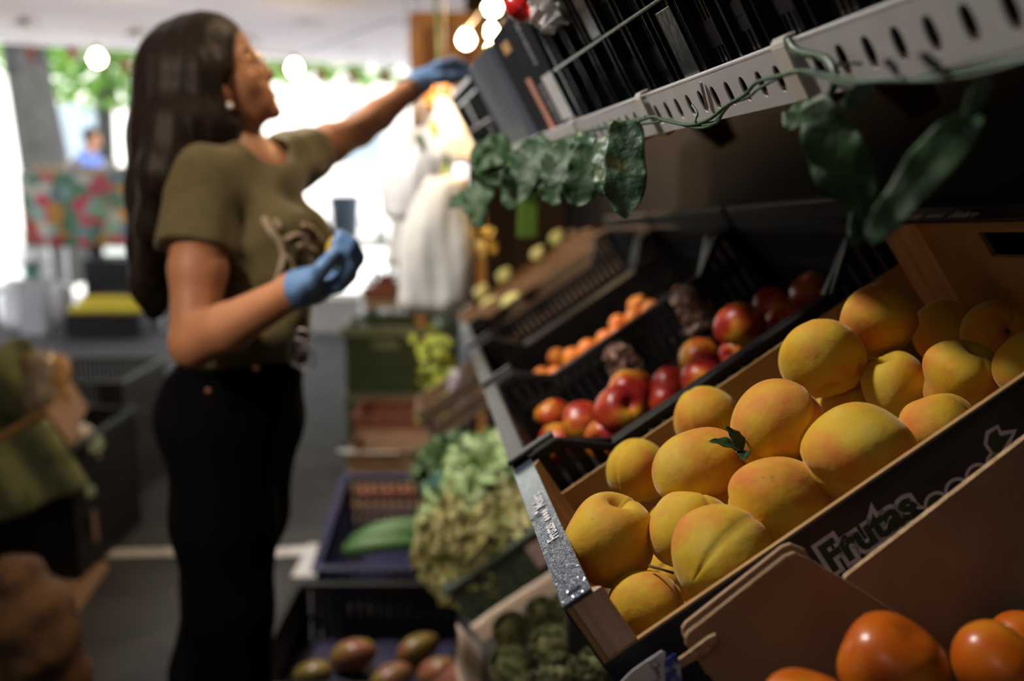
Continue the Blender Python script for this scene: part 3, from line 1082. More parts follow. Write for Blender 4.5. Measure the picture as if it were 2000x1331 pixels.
def strap(y, w_, parent, m):
    mb = MB()
    prof = [(.006, .003), (-.0025, .0035), (-.004, 0), (-.0042, -.020), (-.0036, -LIPH), (.004, -LIPH - .006), (.03, -LIPH - .002)]
    for (xa, za), (xb, zb) in zip(prof, prof[1:]):
        mb.obox(A([xa, y, za]), A([xb - xa, 0, zb - za]), A([0, w_, 0]), nrm([zb - za, 0, -(xb - xa)]) * .0016)
    return mb.build('lip_clip', m, parent, bevel=.0008)


CLIP = mat('ivory_plastic', (.58, .54, .48), .4, [(.6, .57, .52), (.45, .36, .26)], 30, (.4, .8))
strap(-.285, .022, shelf, CLIP)
strap(.072, .02, shelf, CLIP)
strap(.415, .016, shelf, CLIP)
MB().bar((-.002, -.098, -.006), (-.002, -.085, -.030), .002, .002).build('nail', STEEL, shelf)


def shelf_crate(label, y0, Ly, H, M_, group=None, panel=True):
    t = thing('plastic_crate', label, 'crate', SM(.014, y0, -.0285), group)
    MB().box(0, .30, 0, Ly, 0, .006).build('base', BLACKG, t)
    w_ = lattice_wall(Ly, [(0, H), (Ly, H)], .006, .0050, .0042, (H * .24, H * .30, H * .68, H * .74))
    w_.v = [(-(p[1]) + .010, p[0], p[2]) for p in w_.v]
    w_.f = [f[::-1] for f in w_.f]
    w_.build('aisle_wall', BLACKG, t)
    MB().box(.0095, .0115, 0, Ly, 0, H - .01).build('backing', BLACKP, t)
    r_ = MB()
    r_.box(-.006, .006, 0, Ly, H * .50 - .002, H * .50 + .002)
    r_.box(-.008, .006, 0, Ly, H - .010, H).box(-.006, .006, 0, Ly, H - .034, H - .028)
    r_.box(-.002, .006, 0, Ly, 0, .012)
    r_.build('rails', BLACKG, t, bevel=.0012)
    y = 0
    k = 0
    while y < Ly:
        MB().box(-.0035, .006, y, y + .0022, 0, H).build('rib', BLACKG, t, bevel=.0006)
        y += .058 if k % 2 == 0 else .018
        k += 1
    MB().box(-.001, .005, Ly * .50, Ly * .66, H * .52, H * .83).build('smooth_panel', BLACKG, t, bevel=.001)
    MB().box(-.001, .005, Ly * .12, Ly * .22, H * .10, H * .46).build('smooth_panel', BLACKG, t, bevel=.001)
    for y in (0, Ly - .008):
        e = lattice_wall(.30, [(0, H), (.30, H)], .008, .007, .007, (H * .5,))
        e.v = [(p[0], p[1] + y, p[2]) for p in e.v]
        e.build('end_wall', BLACKG, t)
    e = lattice_wall(Ly, [(0, H), (Ly, H)], .008, .012, .008, (H * .5,))
    e.v = [(p[1] + .292, p[0], p[2]) for p in e.v]
    e.build('wall_side', BLACKG, t)
    return t


shelf_crate('glossy black ribbed crate on the shelf beside the dark printed carton', -.150, .575, .205, None, 'black crates on the upper shelf')
shelf_crate('black ribbed crate at the near end of the shelf above the ivory clip', -.745, .585, .215, None, 'black crates on the upper shelf')
shelf_crate('black crate at the far end of the shelf next to the blue-grey carton', 1.10, .48, .19, None, 'black crates on the upper shelf')

# dark printed carton and blue-grey carton
PRN = mat('charcoal_carton', (.012, .013, .018), .85, (.017, .018, .024), 15, spec=.1)
bx_ = thing('printed_carton', 'charcoal printed carton with white and orange labels on the shelf', 'carton', SM(.012, .450, -.0285))
Hc = .205
MB().box(0, .30, 0, .30, 0, Hc).build('body', PRN, bx_, bevel=.002)
MB().box(-.0012, 0, .005, .075, .035, .105).build('white_label', mat('white_label', (.62, .61, .62), .6, (.58, .57, .58), 40), bx_)
MB().box(-.0012, 0, .150, .182, .02, .115).build('orange_label', mat('salmon_label', (.62, .26, .17), .6, (.58, .24, .16), 40), bx_)
GREYINK = mat('grey_ink', (.30, .30, .33), .6, (.26, .26, .29), 60)
mt = lambda y, z: Matrix(((0, 0, -1, -.0006), (0, -1, 0, y), (-1, 0, 0, z), (0, 0, 0, 1)))
mt2 = lambda y, z: Matrix(((0, 0, -1, -.0006), (-1, 0, 0, y), (0, 1, 0, z), (0, 0, 0, 1)))
pr = MB()
rg_ = random.Random(3)
for row, (y_, z_, n_, hh) in enumerate([(.055, .125, 9, .012), (.095, .055, 6, .014), (.095, .03, 5, .010)]):
    for k in range(n_):
        pr.box(-.0008, 0, y_ + .001, y_ + hh * 1.6, z_ + k * .0075, z_ + k * .0075 + rg_.uniform(.003, .0055))
pr.build('printed_lines', GREYINK, bx_)['kind'] = 'stuff'
hh_ = MB().box(-.0015, 0, .175, .235, .165, .183).build('handle_slot', mat('warm_kraft', (.55, .30, .12), .7, (.6, .34, .14), 30), bx_)
bb = thing('blue_grey_carton', 'blue-grey carton with a small round mark on the shelf', 'carton', SM(.006, .79, -.0285))
MB().box(0, .28, 0, .27, 0, .20).build('body', mat('blue_grey_carton', (.10, .125, .17), .7, (.135, .16, .21), 8, spec=.2), bb, bevel=.003)
MB().box(-.001, 0, 0, .27, 0, .06).build('green_band', mat('dark_green_band', (.05, .08, .07), .5, (.06, .09, .08), 30), bb)
MB().lathe([(.014, 0), (.014, .001)], (0, .15, .115), 20, (A([0, 1., 0]), A([0, 0, 1.]), A([-1., 0, 0]))).build('round_mark', mat('olive_mark', (.12, .12, .07), .6, (.14, .14, .08), 40), bb)
# pale cardboard flap sticking up out of the printed carton
fpl = [P(978, 40, d=1.95), P(1006, 28, d=1.9), P(1024, 78, d=1.85), P(972, 132, d=1.9), P(958, 120, d=1.95)]
fl0 = sum(fpl) / 5
mb = MB()
mb.add([p - fl0 for p in fpl] + [p - fl0 + A([0, .005, 0]) for p in fpl], [(0, 1, 2, 3, 4), (9, 8, 7, 6, 5)] + [(i, 5 + i, 5 + (i + 1) % 5, (i + 1) % 5) for i in range(5)])
fo_ = put('cardboard_flap', mb.mesh('cardboard_flap', mat('pale_kraft', (.70, .56, .40), .8, (.76, .62, .46), 20, transl=.45)), None, Matrix.Translation(Vector([float(c) for c in fl0])))
tag(fo_, 'pale cardboard lid standing up lit by the bulb above the cartons', 'cardboard')
# red peppers in film on top of the shelf crate
REDP = mat('red_pepper', (.50, .008, .010), .2, (.42, .01, .01), 20, spec=.6)
for i, (x, y, r, dd, lab) in enumerate([(1018, 14, 34, 1.30, 'red pepper poking out at the end of the shelf crate'), (1052, 28, 24, 1.28, 'red pepper under the clear film in the shelf crate'), (1050, -20, 40, 1.26, 'red pepper higher up in the shelf crate')]):
    p = P(x, y, d=dd)
    me = fruit('red_pepper', REDP, r * dd / FPX, 600 + i, 'persimmon', 32, 22)
    place_fruit('red_pepper', me, p, orient(camdir(.4, .6, .4), camdir(1, 0, 0)), lab, 'pepper', 'red peppers in the shelf crate')
p = P(1085, -2, d=1.24)
crumple('plastic_film', CLEARBAG, p - SN * .03, SU, SW, SN, .035, .06, .07, 5, 'crumpled clear film over the red peppers in the shelf crate', 'film', .25)

# ---------------------------------------------------------------- leaf garland on the lip
VINE = thing('leaf_garland', 'artificial green leaf garland wired along the shelf lip', 'garland', S(-.01, 0, -.03))
vs0 = S(-.01, 0, -.03)


def wire(pts, r, parent=VINE, sh_=vs0, m=STEM, name='wire'):
    pts = [A(p) for p in pts]
    fine = []
    for i in range(len(pts) - 1):
        p0, p1, p2, p3 = pts[max(i - 1, 0)], pts[i], pts[i + 1], pts[min(i + 2, len(pts) - 1)]
        for t in np.linspace(0, 1, 7)[:-1]:
            fine.append(.5 * ((2 * p1) + (-p0 + p2) * t + (2 * p0 - 5 * p1 + 4 * p2 - p3) * t * t + (-p0 + 3 * p1 - 3 * p2 + p3) * t ** 3))
    fine.append(pts[-1])
    return MB().tube(fine, r, 7).build(name, m, parent, smooth=True, shift=sh_)


w1 = [(1245, 238, 1.03), (1275, 228, .985), (1300, 236, .945), (1345, 244, .885), (1385, 233, .84), (1420, 206, .805), (1455, 185, .77), (1480, 160, .745), (1535, 145, .69), (1572, 138, .665), (1640, 152, .60), (1720, 158, .555), (1810, 150, .515), (1910, 130, .475), (2030, 105, .44)]
wire([P(x, y, d=dd - .012) for x, y, dd in w1], .0016)
w2 = [(x + 6, y + 5 + 7 * math.sin(i * 2.1), dd - .016) for i, (x, y, dd) in enumerate(w1)]
wire([P(x, y, d=dd) for x, y, dd in w2], .0012)
lo_ = [(1352, 205, .878), (1362, 222, .868), (1358, 236, .864), (1368, 240, .86), (1395, 238, .835), (1410, 222, .82), (1400, 240, .826), (1372, 245, .856)]
wire([P(x, y, d=dd - .012) for x, y, dd in lo_], .0011)
w3 = [(1540, 78, .69), (1556, 98, .68), (1590, 108, .655), (1618, 118, .635), (1632, 150, .625), (1620, 190, .628), (1612, 220, .63)]
wire([P(x, y, d=dd - .012) for x, y, dd in w3], .0028)
w4 = [(1260, 230, 1.0), (1200, 245, 1.12), (1130, 262, 1.26), (1060, 285, 1.45), (985, 305, 1.7), (920, 330, 1.95)]
wire([P(x, y, d=dd) for x, y, dd in w4], .0022)
# label, from px, to px, depth, width m, curl, facing
LV = [((1222, 236), (1218, 420), 1.04, .040, .25, (-.25, .2, 1), LEAFY), ((1195, 262), (1165, 372), 1.10, .032, .4, (-.7, .1, .7), LEAFY), ((1160, 285), (1118, 392), 1.17, .042, .5, (-.3, .1, .9), LEAF),
      ((1130, 275), (1060, 350), 1.28, .045, .5, (-.3, .4, .8), LEAF), ((1075, 275), (1000, 340), 1.40, .055, .6, (-.2, .5, .8), LEAF), ((1040, 300), (985, 400), 1.45, .050, .4, (-.4, .2, .8), LEAF),
      ((1000, 290), (920, 300), 1.60, .055, .7, (0, .4, .9), LEAF), ((985, 290), (945, 360), 1.60, .060, .4, (.1, .3, .9), LEAF), ((960, 350), (905, 410), 1.65, .05, .5, (-.5, .3, .8), LEAF),
      ((950, 360), (925, 440), 1.7, .045, .4, (-.7, .2, .6), LEAFY), ((930, 370), (876, 400), 1.75, .035, .3, (0, .8, .5), LEAF), ((1020, 320), (1010, 385), 1.45, .05, .4, (.3, .2, .9), LEAFY),
      ((1150, 262), (1128, 300), 1.2, .03, .4, (-.3, .4, .9), LEAFY), ((1100, 340), (1075, 395), 1.3, .04, .4, (-.2, .4, .9), LEAF),
      ((1585, 195), (1690, 440), .60, .030, .35, (-.75, .1, .65), LEAF), ((1600, 200), (1540, 228), .64, .020, .5, (-.2, .8, .5), LEAF), ((1905, 222), (1700, 440), .52, .020, .35, (.1, .75, .65), LEAF),
      ((1690, 410), (1675, 470), .60, .014, .3, (.3, .2, .9), LEAFY), ((1620, 120), (1560, 95), .65, .012, .3, (0, .9, .4), LEAF), ((1630, 130), (1680, 115), .62, .012, .3, (0, .9, .4), LEAF),
      ((1850, 150), (1810, 100), .5, .008, .3, (.3, .3, .8), LEAF), ((1930, 150), (1900, 215), .47, .007, .3, (.3, .3, .8), LEAF), ((1760, 150), (1740, 115), .54, .008, .3, (.3, .3, .8), LEAF), ((1700, 160), (1660, 205), .57, .010, .3, (.3, .3, .8), LEAF)]
for i, (a, b, dd, wd_, cu, fc, m_) in enumerate(LV):
    pa, pb_ = P(*a, d=dd), P(*b, d=dd - .02)
    Ln = np.linalg.norm(pb_ - pa) * (1 + cu * cu * .1)
    me = leaf_mesh('leaf', m_, Ln, wd_ * 1.15, cu, .12, .12, 700 + i, 24, 12, n_wave=3, blunt=.42)
    place_leaf('leaf', me, pa, pb_ - pa, camdir(*fc), VINE, vs0)

# ================================================================ SMOOTH BODIES (distance fields turned into one skin)
class Field:
    def __init__(s, lo, hi, h):
        s.lo = A(lo, float)
        s.h = h
        s.n = np.ceil((A(hi) - s.lo) / h).astype(int) + 1
        s.F = np.full(s.n, 1.0, np.float32)

    def block(s, lo, hi):
        i0 = np.clip(np.floor((A(lo) - s.lo) / s.h).astype(int), 0, s.n - 1)
        i1 = np.clip(np.ceil((A(hi) - s.lo) / s.h).astype(int) + 1, 1, s.n)
        sl_ = tuple(slice(a, b) for a, b in zip(i0, i1))
        g_ = [(np.arange(a, b) * s.h + s.lo[k]).astype(np.float32) for k, (a, b) in enumerate(zip(i0, i1))]
        return sl_, g_[0][:, None, None], g_[1][None, :, None], g_[2][None, None, :]

    def join(s, sl_, d, k):
        a = s.F[sl_]
        hh = np.maximum(k - np.abs(a - d), 0) / k
        s.F[sl_] = np.minimum(a, d) - hh * hh * k * .25

    def cap(s, a, b, ra, rb=None, k=.02):
        a = A(a, float)
        b = A(b, float)
        rb = ra if rb is None else rb
        m = max(ra, rb) + k + 2.5 * s.h
        sl_, X, Y, Z = s.block(np.minimum(a, b) - m, np.maximum(a, b) + m)
        ab = b - a
        t = np.clip(((X - a[0]) * ab[0] + (Y - a[1]) * ab[1] + (Z - a[2]) * ab[2]) / max(1e-9, ab @ ab), 0, 1)
        d = np.sqrt((X - a[0] - ab[0] * t) ** 2 + (Y - a[1] - ab[1] * t) ** 2 + (Z - a[2] - ab[2] * t) ** 2) - (ra + (rb - ra) * t)
        s.join(sl_, d, k)

    def chain(s, pts, rs, k=.02):
        for i in range(len(pts) - 1):
            s.cap(pts[i], pts[i + 1], rs[i], rs[i + 1], k)

    def _ell(s, c, r, ax, marg):
        c = A(c, float)
        m = max(r) + marg
        sl_, X, Y, Z = s.block(c - m, c + m)
        ax = ax if ax is not None else np.eye(3)
        q = [(X - c[0]) * e[0] + (Y - c[1]) * e[1] + (Z - c[2]) * e[2] for e in ax]
        k0 = np.sqrt(sum((q[i] / r[i]) ** 2 for i in range(3)))
        k1 = np.sqrt(sum((q[i] / r[i] ** 2) ** 2 for i in range(3))) + 1e-6
        return sl_, k0 * (k0 - 1) / k1

    def ell(s, c, r, ax=None, k=.02):
        sl_, d = s._ell(c, r, ax, k + 2.5 * s.h)
        s.join(sl_, d, k)

    def carve(s, c, r, ax=None):
        sl_, d = s._ell(c, r, ax, .01)
        s.F[sl_] = np.maximum(s.F[sl_], -d)

    def cut(s, p, n):
        """remove everything on the side n points to"""
        sl_, X, Y, Z = s.block(s.lo, s.lo + s.n * s.h)
        s.F = np.maximum(s.F, (X - p[0]) * n[0] + (Y - p[1]) * n[1] + (Z - p[2]) * n[2]).astype(np.float32)

    def ripple(s, amp, fn):
        sl_, X, Y, Z = s.block(s.lo, s.lo + s.n * s.h)
        s.F = (s.F + amp * fn(X, Y, Z)).astype(np.float32)

    def mesh(s, name, m, shift):
        F = s.F
        sg = F < 0
        c8 = sum(sg[i:F.shape[0] - 1 + i, j:F.shape[1] - 1 + j, k:F.shape[2] - 1 + k].astype(np.int8) for i in (0, 1) for j in (0, 1) for k in (0, 1))
        mask = (c8 > 0) & (c8 < 8)
        idx = np.argwhere(mask)
        acc = np.zeros((len(idx), 3))
        cnt = np.zeros(len(idx))
        cor = [(i, j, k) for i in (0, 1) for j in (0, 1) for k in (0, 1)]
        val = {c: F[idx[:, 0] + c[0], idx[:, 1] + c[1], idx[:, 2] + c[2]] for c in cor}
        for a in cor:
            for ax in range(3):
                if a[ax] == 0:
                    b = list(a)
                    b[ax] = 1
                    b = tuple(b)
                    fa, fb = val[a], val[b]
                    cr = (fa < 0) != (fb < 0)
                    t = np.where(cr, fa / np.where(cr, fa - fb, 1), 0)
                    for q in range(3):
                        acc[:, q] += np.where(cr, a[q] + (t if q == ax else 0), 0)
                    cnt += cr
        v = (idx + acc / cnt[:, None]) * s.h + s.lo - shift
        ids = np.full(mask.shape, -1, np.int64)
        ids[mask] = np.arange(len(idx))
        faces = []
        for ax in range(3):
            o1, o2 = [(1, 2), (2, 0), (0, 1)][ax]
            a = np.take(sg, range(F.shape[ax] - 1), ax)
            b = np.take(sg, range(1, F.shape[ax]), ax)
            e = np.argwhere(a != b)
            e = e[(e[:, o1] > 0) & (e[:, o2] > 0) & (e[:, o1] < F.shape[o1] - 1) & (e[:, o2] < F.shape[o2] - 1)]
            if not len(e):
                continue
            ins = sg[e[:, 0], e[:, 1], e[:, 2]]

            def at(d1, d2):
                q = e.copy()
                q[:, o1] += d1
                q[:, o2] += d2
                return ids[q[:, 0], q[:, 1], q[:, 2]]
            quad = np.stack([at(-1, -1), at(0, -1), at(0, 0), at(-1, 0)], 1)
            quad[~ins] = quad[~ins][:, ::-1]
            faces.append(quad)
        faces = np.concatenate(faces)
        faces = faces[(faces >= 0).all(1)]
        me = bpy.data.meshes.new(name)
        me.from_pydata(v.tolist(), [], faces.tolist())
        me.update()
        me.materials.append(m)
        me.polygons.foreach_set('use_smooth', [True] * len(me.polygons))
        return me


SKIN = mat('skin', (.40, .175, .088), .5, (.44, .20, .105), 12, sss=.08, spec=.4)
SHIRT = mat('olive_cotton', (.105, .088, .036), .9, (.125, .105, .045), 40, bump=.1, bscale=250, sheen=.2)
JEANS = mat('black_denim', (.0022, .0022, .003), 1.0, (.0036, .0036, .0045), 60, spec=.06, bump=.08, bscale=300)
HAIR = mat('dark_brown_hair', (.009, .005, .0035), .5, (.020, .0105, .007), 10, stretch=(14, 14, .5), bump=.25, bscale=60, bstretch=(3, 3, .10), spec=.25)
GLOVE = mat('blue_nitrile', (.085, .17, .34), .45, (.10, .20, .39), 15, bump=.2, bscale=70)

wroot = A([-.55, 1.92, 0])
woman = thing('person', 'long-haired person in olive T-shirt and black jeans with blue gloves, reaching up to the shelf', 'person', wroot)
W = lambda x, y, yy: P(x, y, y=yy)
ZA = A([0, 0, 1.])
rsh, lsh = W(398, 352, 1.83), W(566, 316, 2.11)
lat = nrm((lsh - rsh) * A([1, 1, 0]))
fwd = A([lat[1], -lat[0], 0])
BAX = np.stack([fwd, lat, ZA])
# head frame: forward, side (away from the viewer), up, tilted back
tb_ = math.radians(24)
hf0 = nrm([1, .10, 0])
hs = A([-hf0[1], hf0[0], 0])
hf = hf0 * math.cos(tb_) + ZA * math.sin(tb_)
hu = np.cross(hf, hs)
if hu[2] < 0:
    hu = -hu
HAX = np.stack([hf, hs, hu])
hc = W(415, 140, 1.96)
Hp = lambda a, b, c: hc + hf * a + hs * b + hu * c


def hand(F, wrist, palm_dir, palm_n, thumb_dir, curls, r0=.0, k=.010, scale=1.0):
    """palm and five separate fingers; palm_n points out of the palm"""
    pd = nrm(palm_dir)
    pn = nrm(A(palm_n) - pd * np.dot(palm_n, pd))
    sd = nrm(A(thumb_dir) - pd * np.dot(thumb_dir, pd) - pn * np.dot(thumb_dir, pn))
    s_ = scale
    F.cap(wrist, wrist + pd * .03 * s_, .026 * s_ + r0, .027 * s_ + r0, k * 2)
    pc_ = wrist + pd * .055 * s_
    for q in (-.026, -.009, .009, .026):
        F.cap(wrist + pd * .018 + sd * q * .6, wrist + pd * .085 * s_ + sd * q, .0155 * s_ + r0, .0125 * s_ + r0, k * 1.6)
    base = [(.027, .028, .090, (.036, .023, .019)), (.009, .030, .094, (.040, .026, .020)), (-.009, .028, .091, (.037, .024, .019)), (-.026, .024, .083, (.029, .019, .017))]
    for (q, _, L0, segs), cu in zip(base, curls[:4]):
        p = wrist + pd * L0 * s_ + sd * q * s_
        a = 0
        for j, (L, c) in enumerate(zip(segs, cu)):
            a += c
            d = pd * math.cos(a) + pn * math.sin(a)
            r1 = (.0098, .0090, .0082)[j] * s_ + r0
            F.cap(p, p + d * L * s_, r1, r1 * .93, .004)
            p = p + d * L * s_
    p = wrist + pd * .022 * s_ + sd * .024 * s_
    tdirs = curls[4]
    for j, (L, (a, b)) in enumerate(zip((.045, .033, .027), tdirs)):
        d = nrm(pd * math.cos(a) * math.cos(b) + sd * math.sin(a) * math.cos(b) + pn * math.sin(b))
        r1 = (.0135, .0108, .0096)[j] * s_ + r0
        F.cap(p, p + d * L * s_, r1, r1 * .92, .006)
        p = p + d * L * s_


# joints
rel, rwr = W(378, 672, 1.72), W(578, 566, 1.60)
lel, lwr = W(700, 256, 2.33), W(806, 172, 2.52)
rpd = nrm(W(662, 545, 1.58) - rwr)
lpd = nrm(W(885, 112, 2.60) - lwr)
RC = ((.65, .85, .6), (.7, .9, .6), (.75, .9, .6), (.8, .9, .6), ((.60, .35), (.10, .60), (-.25, .55)))
LC = ((.30, .55, .35), (.35, .6, .4), (.4, .65, .4), (.45, .7, .4), ((.5, .55), (.15, .6), (-.05, .5)))


def both_hands(F, r0):
    hand(F, rwr, rpd, camdir(-.1, .9, .35), camdir(.1, -.2, 1), RC, r0)
    hand(F, lwr, lpd, camdir(.45, -.85, -.1), camdir(-.2, .15, 1), LC, r0)


B = Field((-1.05, 1.40, -.01), (.10, 2.80, 1.72), .0055)
# head
B.ell(Hp(-.008, 0, .022), (.096, .074, .088), HAX, .02)
B.ell(Hp(.030, 0, -.045), (.060, .058, .075), HAX, .02)
B.ell(Hp(.048, 0, -.092), (.036, .036, .030), HAX, .02)
B.ell(Hp(.062, 0, -.010), (.020, .045, .022), HAX, .02)
B.cap(Hp(.080, 0, -.012), Hp(.098, 0, -.046), .0065, .0085, .012)
B.ell(Hp(.092, 0, -.051), (.010, .013, .007), HAX, .006)
B.ell(Hp(.072, 0, -.070), (.013, .020, .012), HAX, .012)
B.ell(Hp(.080, 0, -.082), (.0095, .019, .0055), HAX, .006)
B.ell(Hp(.078, 0, -.091), (.0095, .017, .0055), HAX, .006)
B.ell(Hp(.073, 0, -.115), (.014, .016, .013), HAX, .014)
for sgn in (-1, 1):
    B.ell(Hp(.045, sgn * .040, -.048), (.030, .022, .026), HAX, .02)
    B.ell(Hp(.006, sgn * .074, -.050), (.016, .007, .029), HAX, .006)
    B.carve(Hp(.086, sgn * .030, -.020), (.013, .016, .009), HAX)
    B.ell(Hp(.071, sgn * .031, -.020), (.012, .012, .010), HAX, .004)
# neck and trunk
nb = W(452, 318, 1.975)
B.cap(Hp(-.012, 0, -.075), nb, .054, .058, .03)
B.cap(nb - lat * .06, nb + lat * .06 - ZA * .01, .052, .052, .04)
B.cap(rsh - ZA * .01, lsh - ZA * .01, .052, .050, .04)
B.ell(W(468, 420, 1.96), (.095, .135, .16), BAX, .03)
B.ell(W(478, 640, 1.95), (.085, .11, .15), BAX, .03)
B.ell(W(460, 800, 1.95), (.105, .135, .12), BAX, .03)
# arms
B.chain([rsh, rsh * .45 + rel * .55, rel], [.050, .048, .040], .02)
B.chain([rel, rel * .65 + rwr * .35 + A([0, 0, -.003]), rwr], [.040, .041, .027], .015)
B.chain([lsh, lsh * .45 + lel * .55, lel], [.047, .043, .036], .02)
B.chain([lel, lel * .65 + lwr * .35, lwr], [.036, .037, .026], .015)
both_hands(B, 0)
# legs and feet
rh, lh = W(432, 850, 1.87), W(488, 850, 2.02)
rk, lk = A([rh[0] + .0, 1.86, .50]), A([lh[0] - .055, 1.97, .50])
ra_, la_ = A([rk[0] - .035, 1.87, .09]), A([lk[0] - .065, 1.97, .09])
for a, b, c in ((rh, rk, ra_), (lh, lk, la_)):
    B.chain([a, b, c], [.075, .052, .038], .03)
    B.cap(c, c + fwd * .02 - ZA * .05, .036, .03, .02)
    B.cap(c - ZA * .05, c + fwd * .14 - ZA * .062, .03, .022, .02)
put('body', B.mesh('body', SKIN, wroot), woman)

# T-shirt
T = Field((-.90, 1.60, .95), (-.05, 2.42, 1.56), .0055)
T.cap(rsh - lat * -.02 - ZA * .012, lsh - lat * .02 - ZA * .012, .066, .064, .05)
T.ell(W(466, 425, 1.96), (.118, .150, .175), BAX, .04)
T.ell(W(476, 560, 1.95), (.118, .140, .16), BAX, .04)
T.ell(W(480, 660, 1.95), (.112, .138, .14), BAX, .04)
bz = W(560, 474, 1.9)
for sgn in (-1, 1):
    q = W(468, 474, 1.96) + fwd * .095 + lat * sgn * .062
    T.ell(q, (.075, .070, .072), BAX, .04)
T.chain([lsh, lsh + (lel - lsh) * .24], [.062, .060], .03)
T.cap(W(540, 455, 1.86), W(560, 640, 1.86), .055, .045, .05)
sax = A([.8, -.2, .5])
T.ripple(.0045, lambda X, Y, Z: np.sin(38 * Z + 16 * X + 3 * np.sin(19 * X + 9 * Y)) * np.sin(21 * X - 14 * Z + 11 * Y) + .6 * np.sin(70 * Z - 40 * X))
T.cut(W(480, 694, 1.95), -ZA)
T2 = Field((-.90, 1.60, .95), (-.05, 2.42, 1.56), .0055)
T2.chain([rsh, W(378, 500, 1.775)], [.064, .069], .035)
T2.ripple(.003, lambda X, Y, Z: np.sin(60 * X + 20 * Z) * np.sin(45 * Y - 18 * Z))
T2.cut(W(376, 486, 1.77), nrm(W(376, 488, 1.77) - rsh))
T.join(tuple(slice(0, n__) for n__ in T.n), T2.F, .03)
T.carve(rel * .35 + rsh * .65 + A([0, 0, 0]), (.001, .001, .001))
T.carve(nb + ZA * .03 + fwd * .055, (.075, .075, .055), BAX)
T.carve(Hp(-.01, 0, -.10), (.06, .062, .08), HAX)
shirt = put('t_shirt', T.mesh('t_shirt', SHIRT, wroot), woman)
shirt['label'] = 'olive green cotton T-shirt with pale print'

# jeans
J = Field((-.98, 1.55, .02), (-.20, 2.38, 1.08), .006)
J.ell(W(480, 720, 1.95), (.105, .130, .09), BAX, .03)
J.ell(W(452, 815, 1.95), (.140, .158, .14), BAX, .04)
J.ell(W(398, 815, 1.95), (.066, .11, .09), BAX, .04)
for a, b, c in ((rh, rk, ra_), (lh, lk, la_)):
    J.chain([a, a * .5 + b * .5, b, b * .5 + c * .5, c - ZA * .03], [.105, .098, .086, .086, .092], .03)
J.ripple(.0035, lambda X, Y, Z: np.sin(24 * Z + 9 * X) * np.sin(17 * X + 13 * Y - 6 * Z))
J.cut(W(470, 692, 1.95), ZA)
jeans = put('jeans', J.mesh('jeans', JEANS, wroot), woman)
for x, y in ((430, 718), (408, 765), (500, 722)):
    q = W(x, y, 1.755 if x < 450 else 1.78)
    MB().lathe([(.007, 0), (.008, .002), (.004, .005)], q, 12, (A([1., 0, 0]), ZA, A([0, -1., 0]))).build('button', mat('copper_button', (.20, .09, .06), .4, (.24, .11, .07), 40, metal=.8), jeans, True, shift=wroot)
pk = MB()
for k in range(12):
    pass
belt = MB().tube([W(480, 702, 1.95) + fwd * .108 * math.cos(t) + lat * .133 * math.sin(t) for t in np.linspace(0, 2 * math.pi, 41)], .010, 6)
belt.build('waistband', JEANS, jeans, True, shift=wroot)
ring = MB()
for (x, y, rr) in ((590, 662, .014), (583, 690, .020), (596, 700, .018)):
    c0 = W(x, y, 1.80)
    ring.tube([c0 + _R * rr * math.cos(t) + ZA * rr * 1.3 * math.sin(t) for t in np.linspace(0, 2 * math.pi, 19)], .0022, 6)
ring.build('key_ring', STEEL, jeans, True, shift=wroot)

# gloves
G = Field(rwr - .10, rwr + A([.22, .16, .18]), .0034)
hand(G, rwr, rpd, camdir(-.1, .9, .35), camdir(.1, -.2, 1), RC, .0028)
G.cap(rwr, rwr + rpd * .03, .0305, .030, .008)
G.cut(rwr - rpd * .005, -rpd)
gl = put('glove', G.mesh('glove', GLOVE, wroot), woman)
G = Field(lwr - .12, lwr + A([.22, .24, .18]), .0034)
hand(G, lwr, lpd, camdir(.45, -.85, -.1), camdir(-.2, .15, 1), LC, .0028)
G.cap(lwr, lwr + lpd * .03, .030, .030, .008)
G.cut(lwr - lpd * .004, -lpd)
put('glove', G.mesh('glove', GLOVE, wroot), woman)
wb = MB()
cdir = lpd
ca_ = nrm(np.cross(cdir, ZA))
cb_ = np.cross(ca_, cdir)
for off, rr in ((-.010, .0065), (-.020, .005)):
    wb.tube([lwr + cdir * off + (ca_ * math.cos(t) + cb_ * math.sin(t)) * .029 for t in np.linspace(0, 2 * math.pi, 25)], rr, 8)
wb.build('wristband', BLACKPAINT, woman, True, shift=wroot)

# shoes
for c in (ra_, la_):
    Sx = Field(c + A([-.10, -.22, -.12]), c + A([.24, .12, .06]), .006)
    Sx.cap(c - ZA * .02, c - ZA * .05, .045, .042, .02)
    Sx.cap(c - ZA * .052 - fwd * .03, c + fwd * .15 - ZA * .058, .036, .030, .02)
    Sx.cut(c - ZA * .088, -ZA)
    put('shoe', Sx.mesh('shoe', mat('black_canvas', (.015, .015, .016), .8, (.02, .02, .022), 60), wroot), woman)

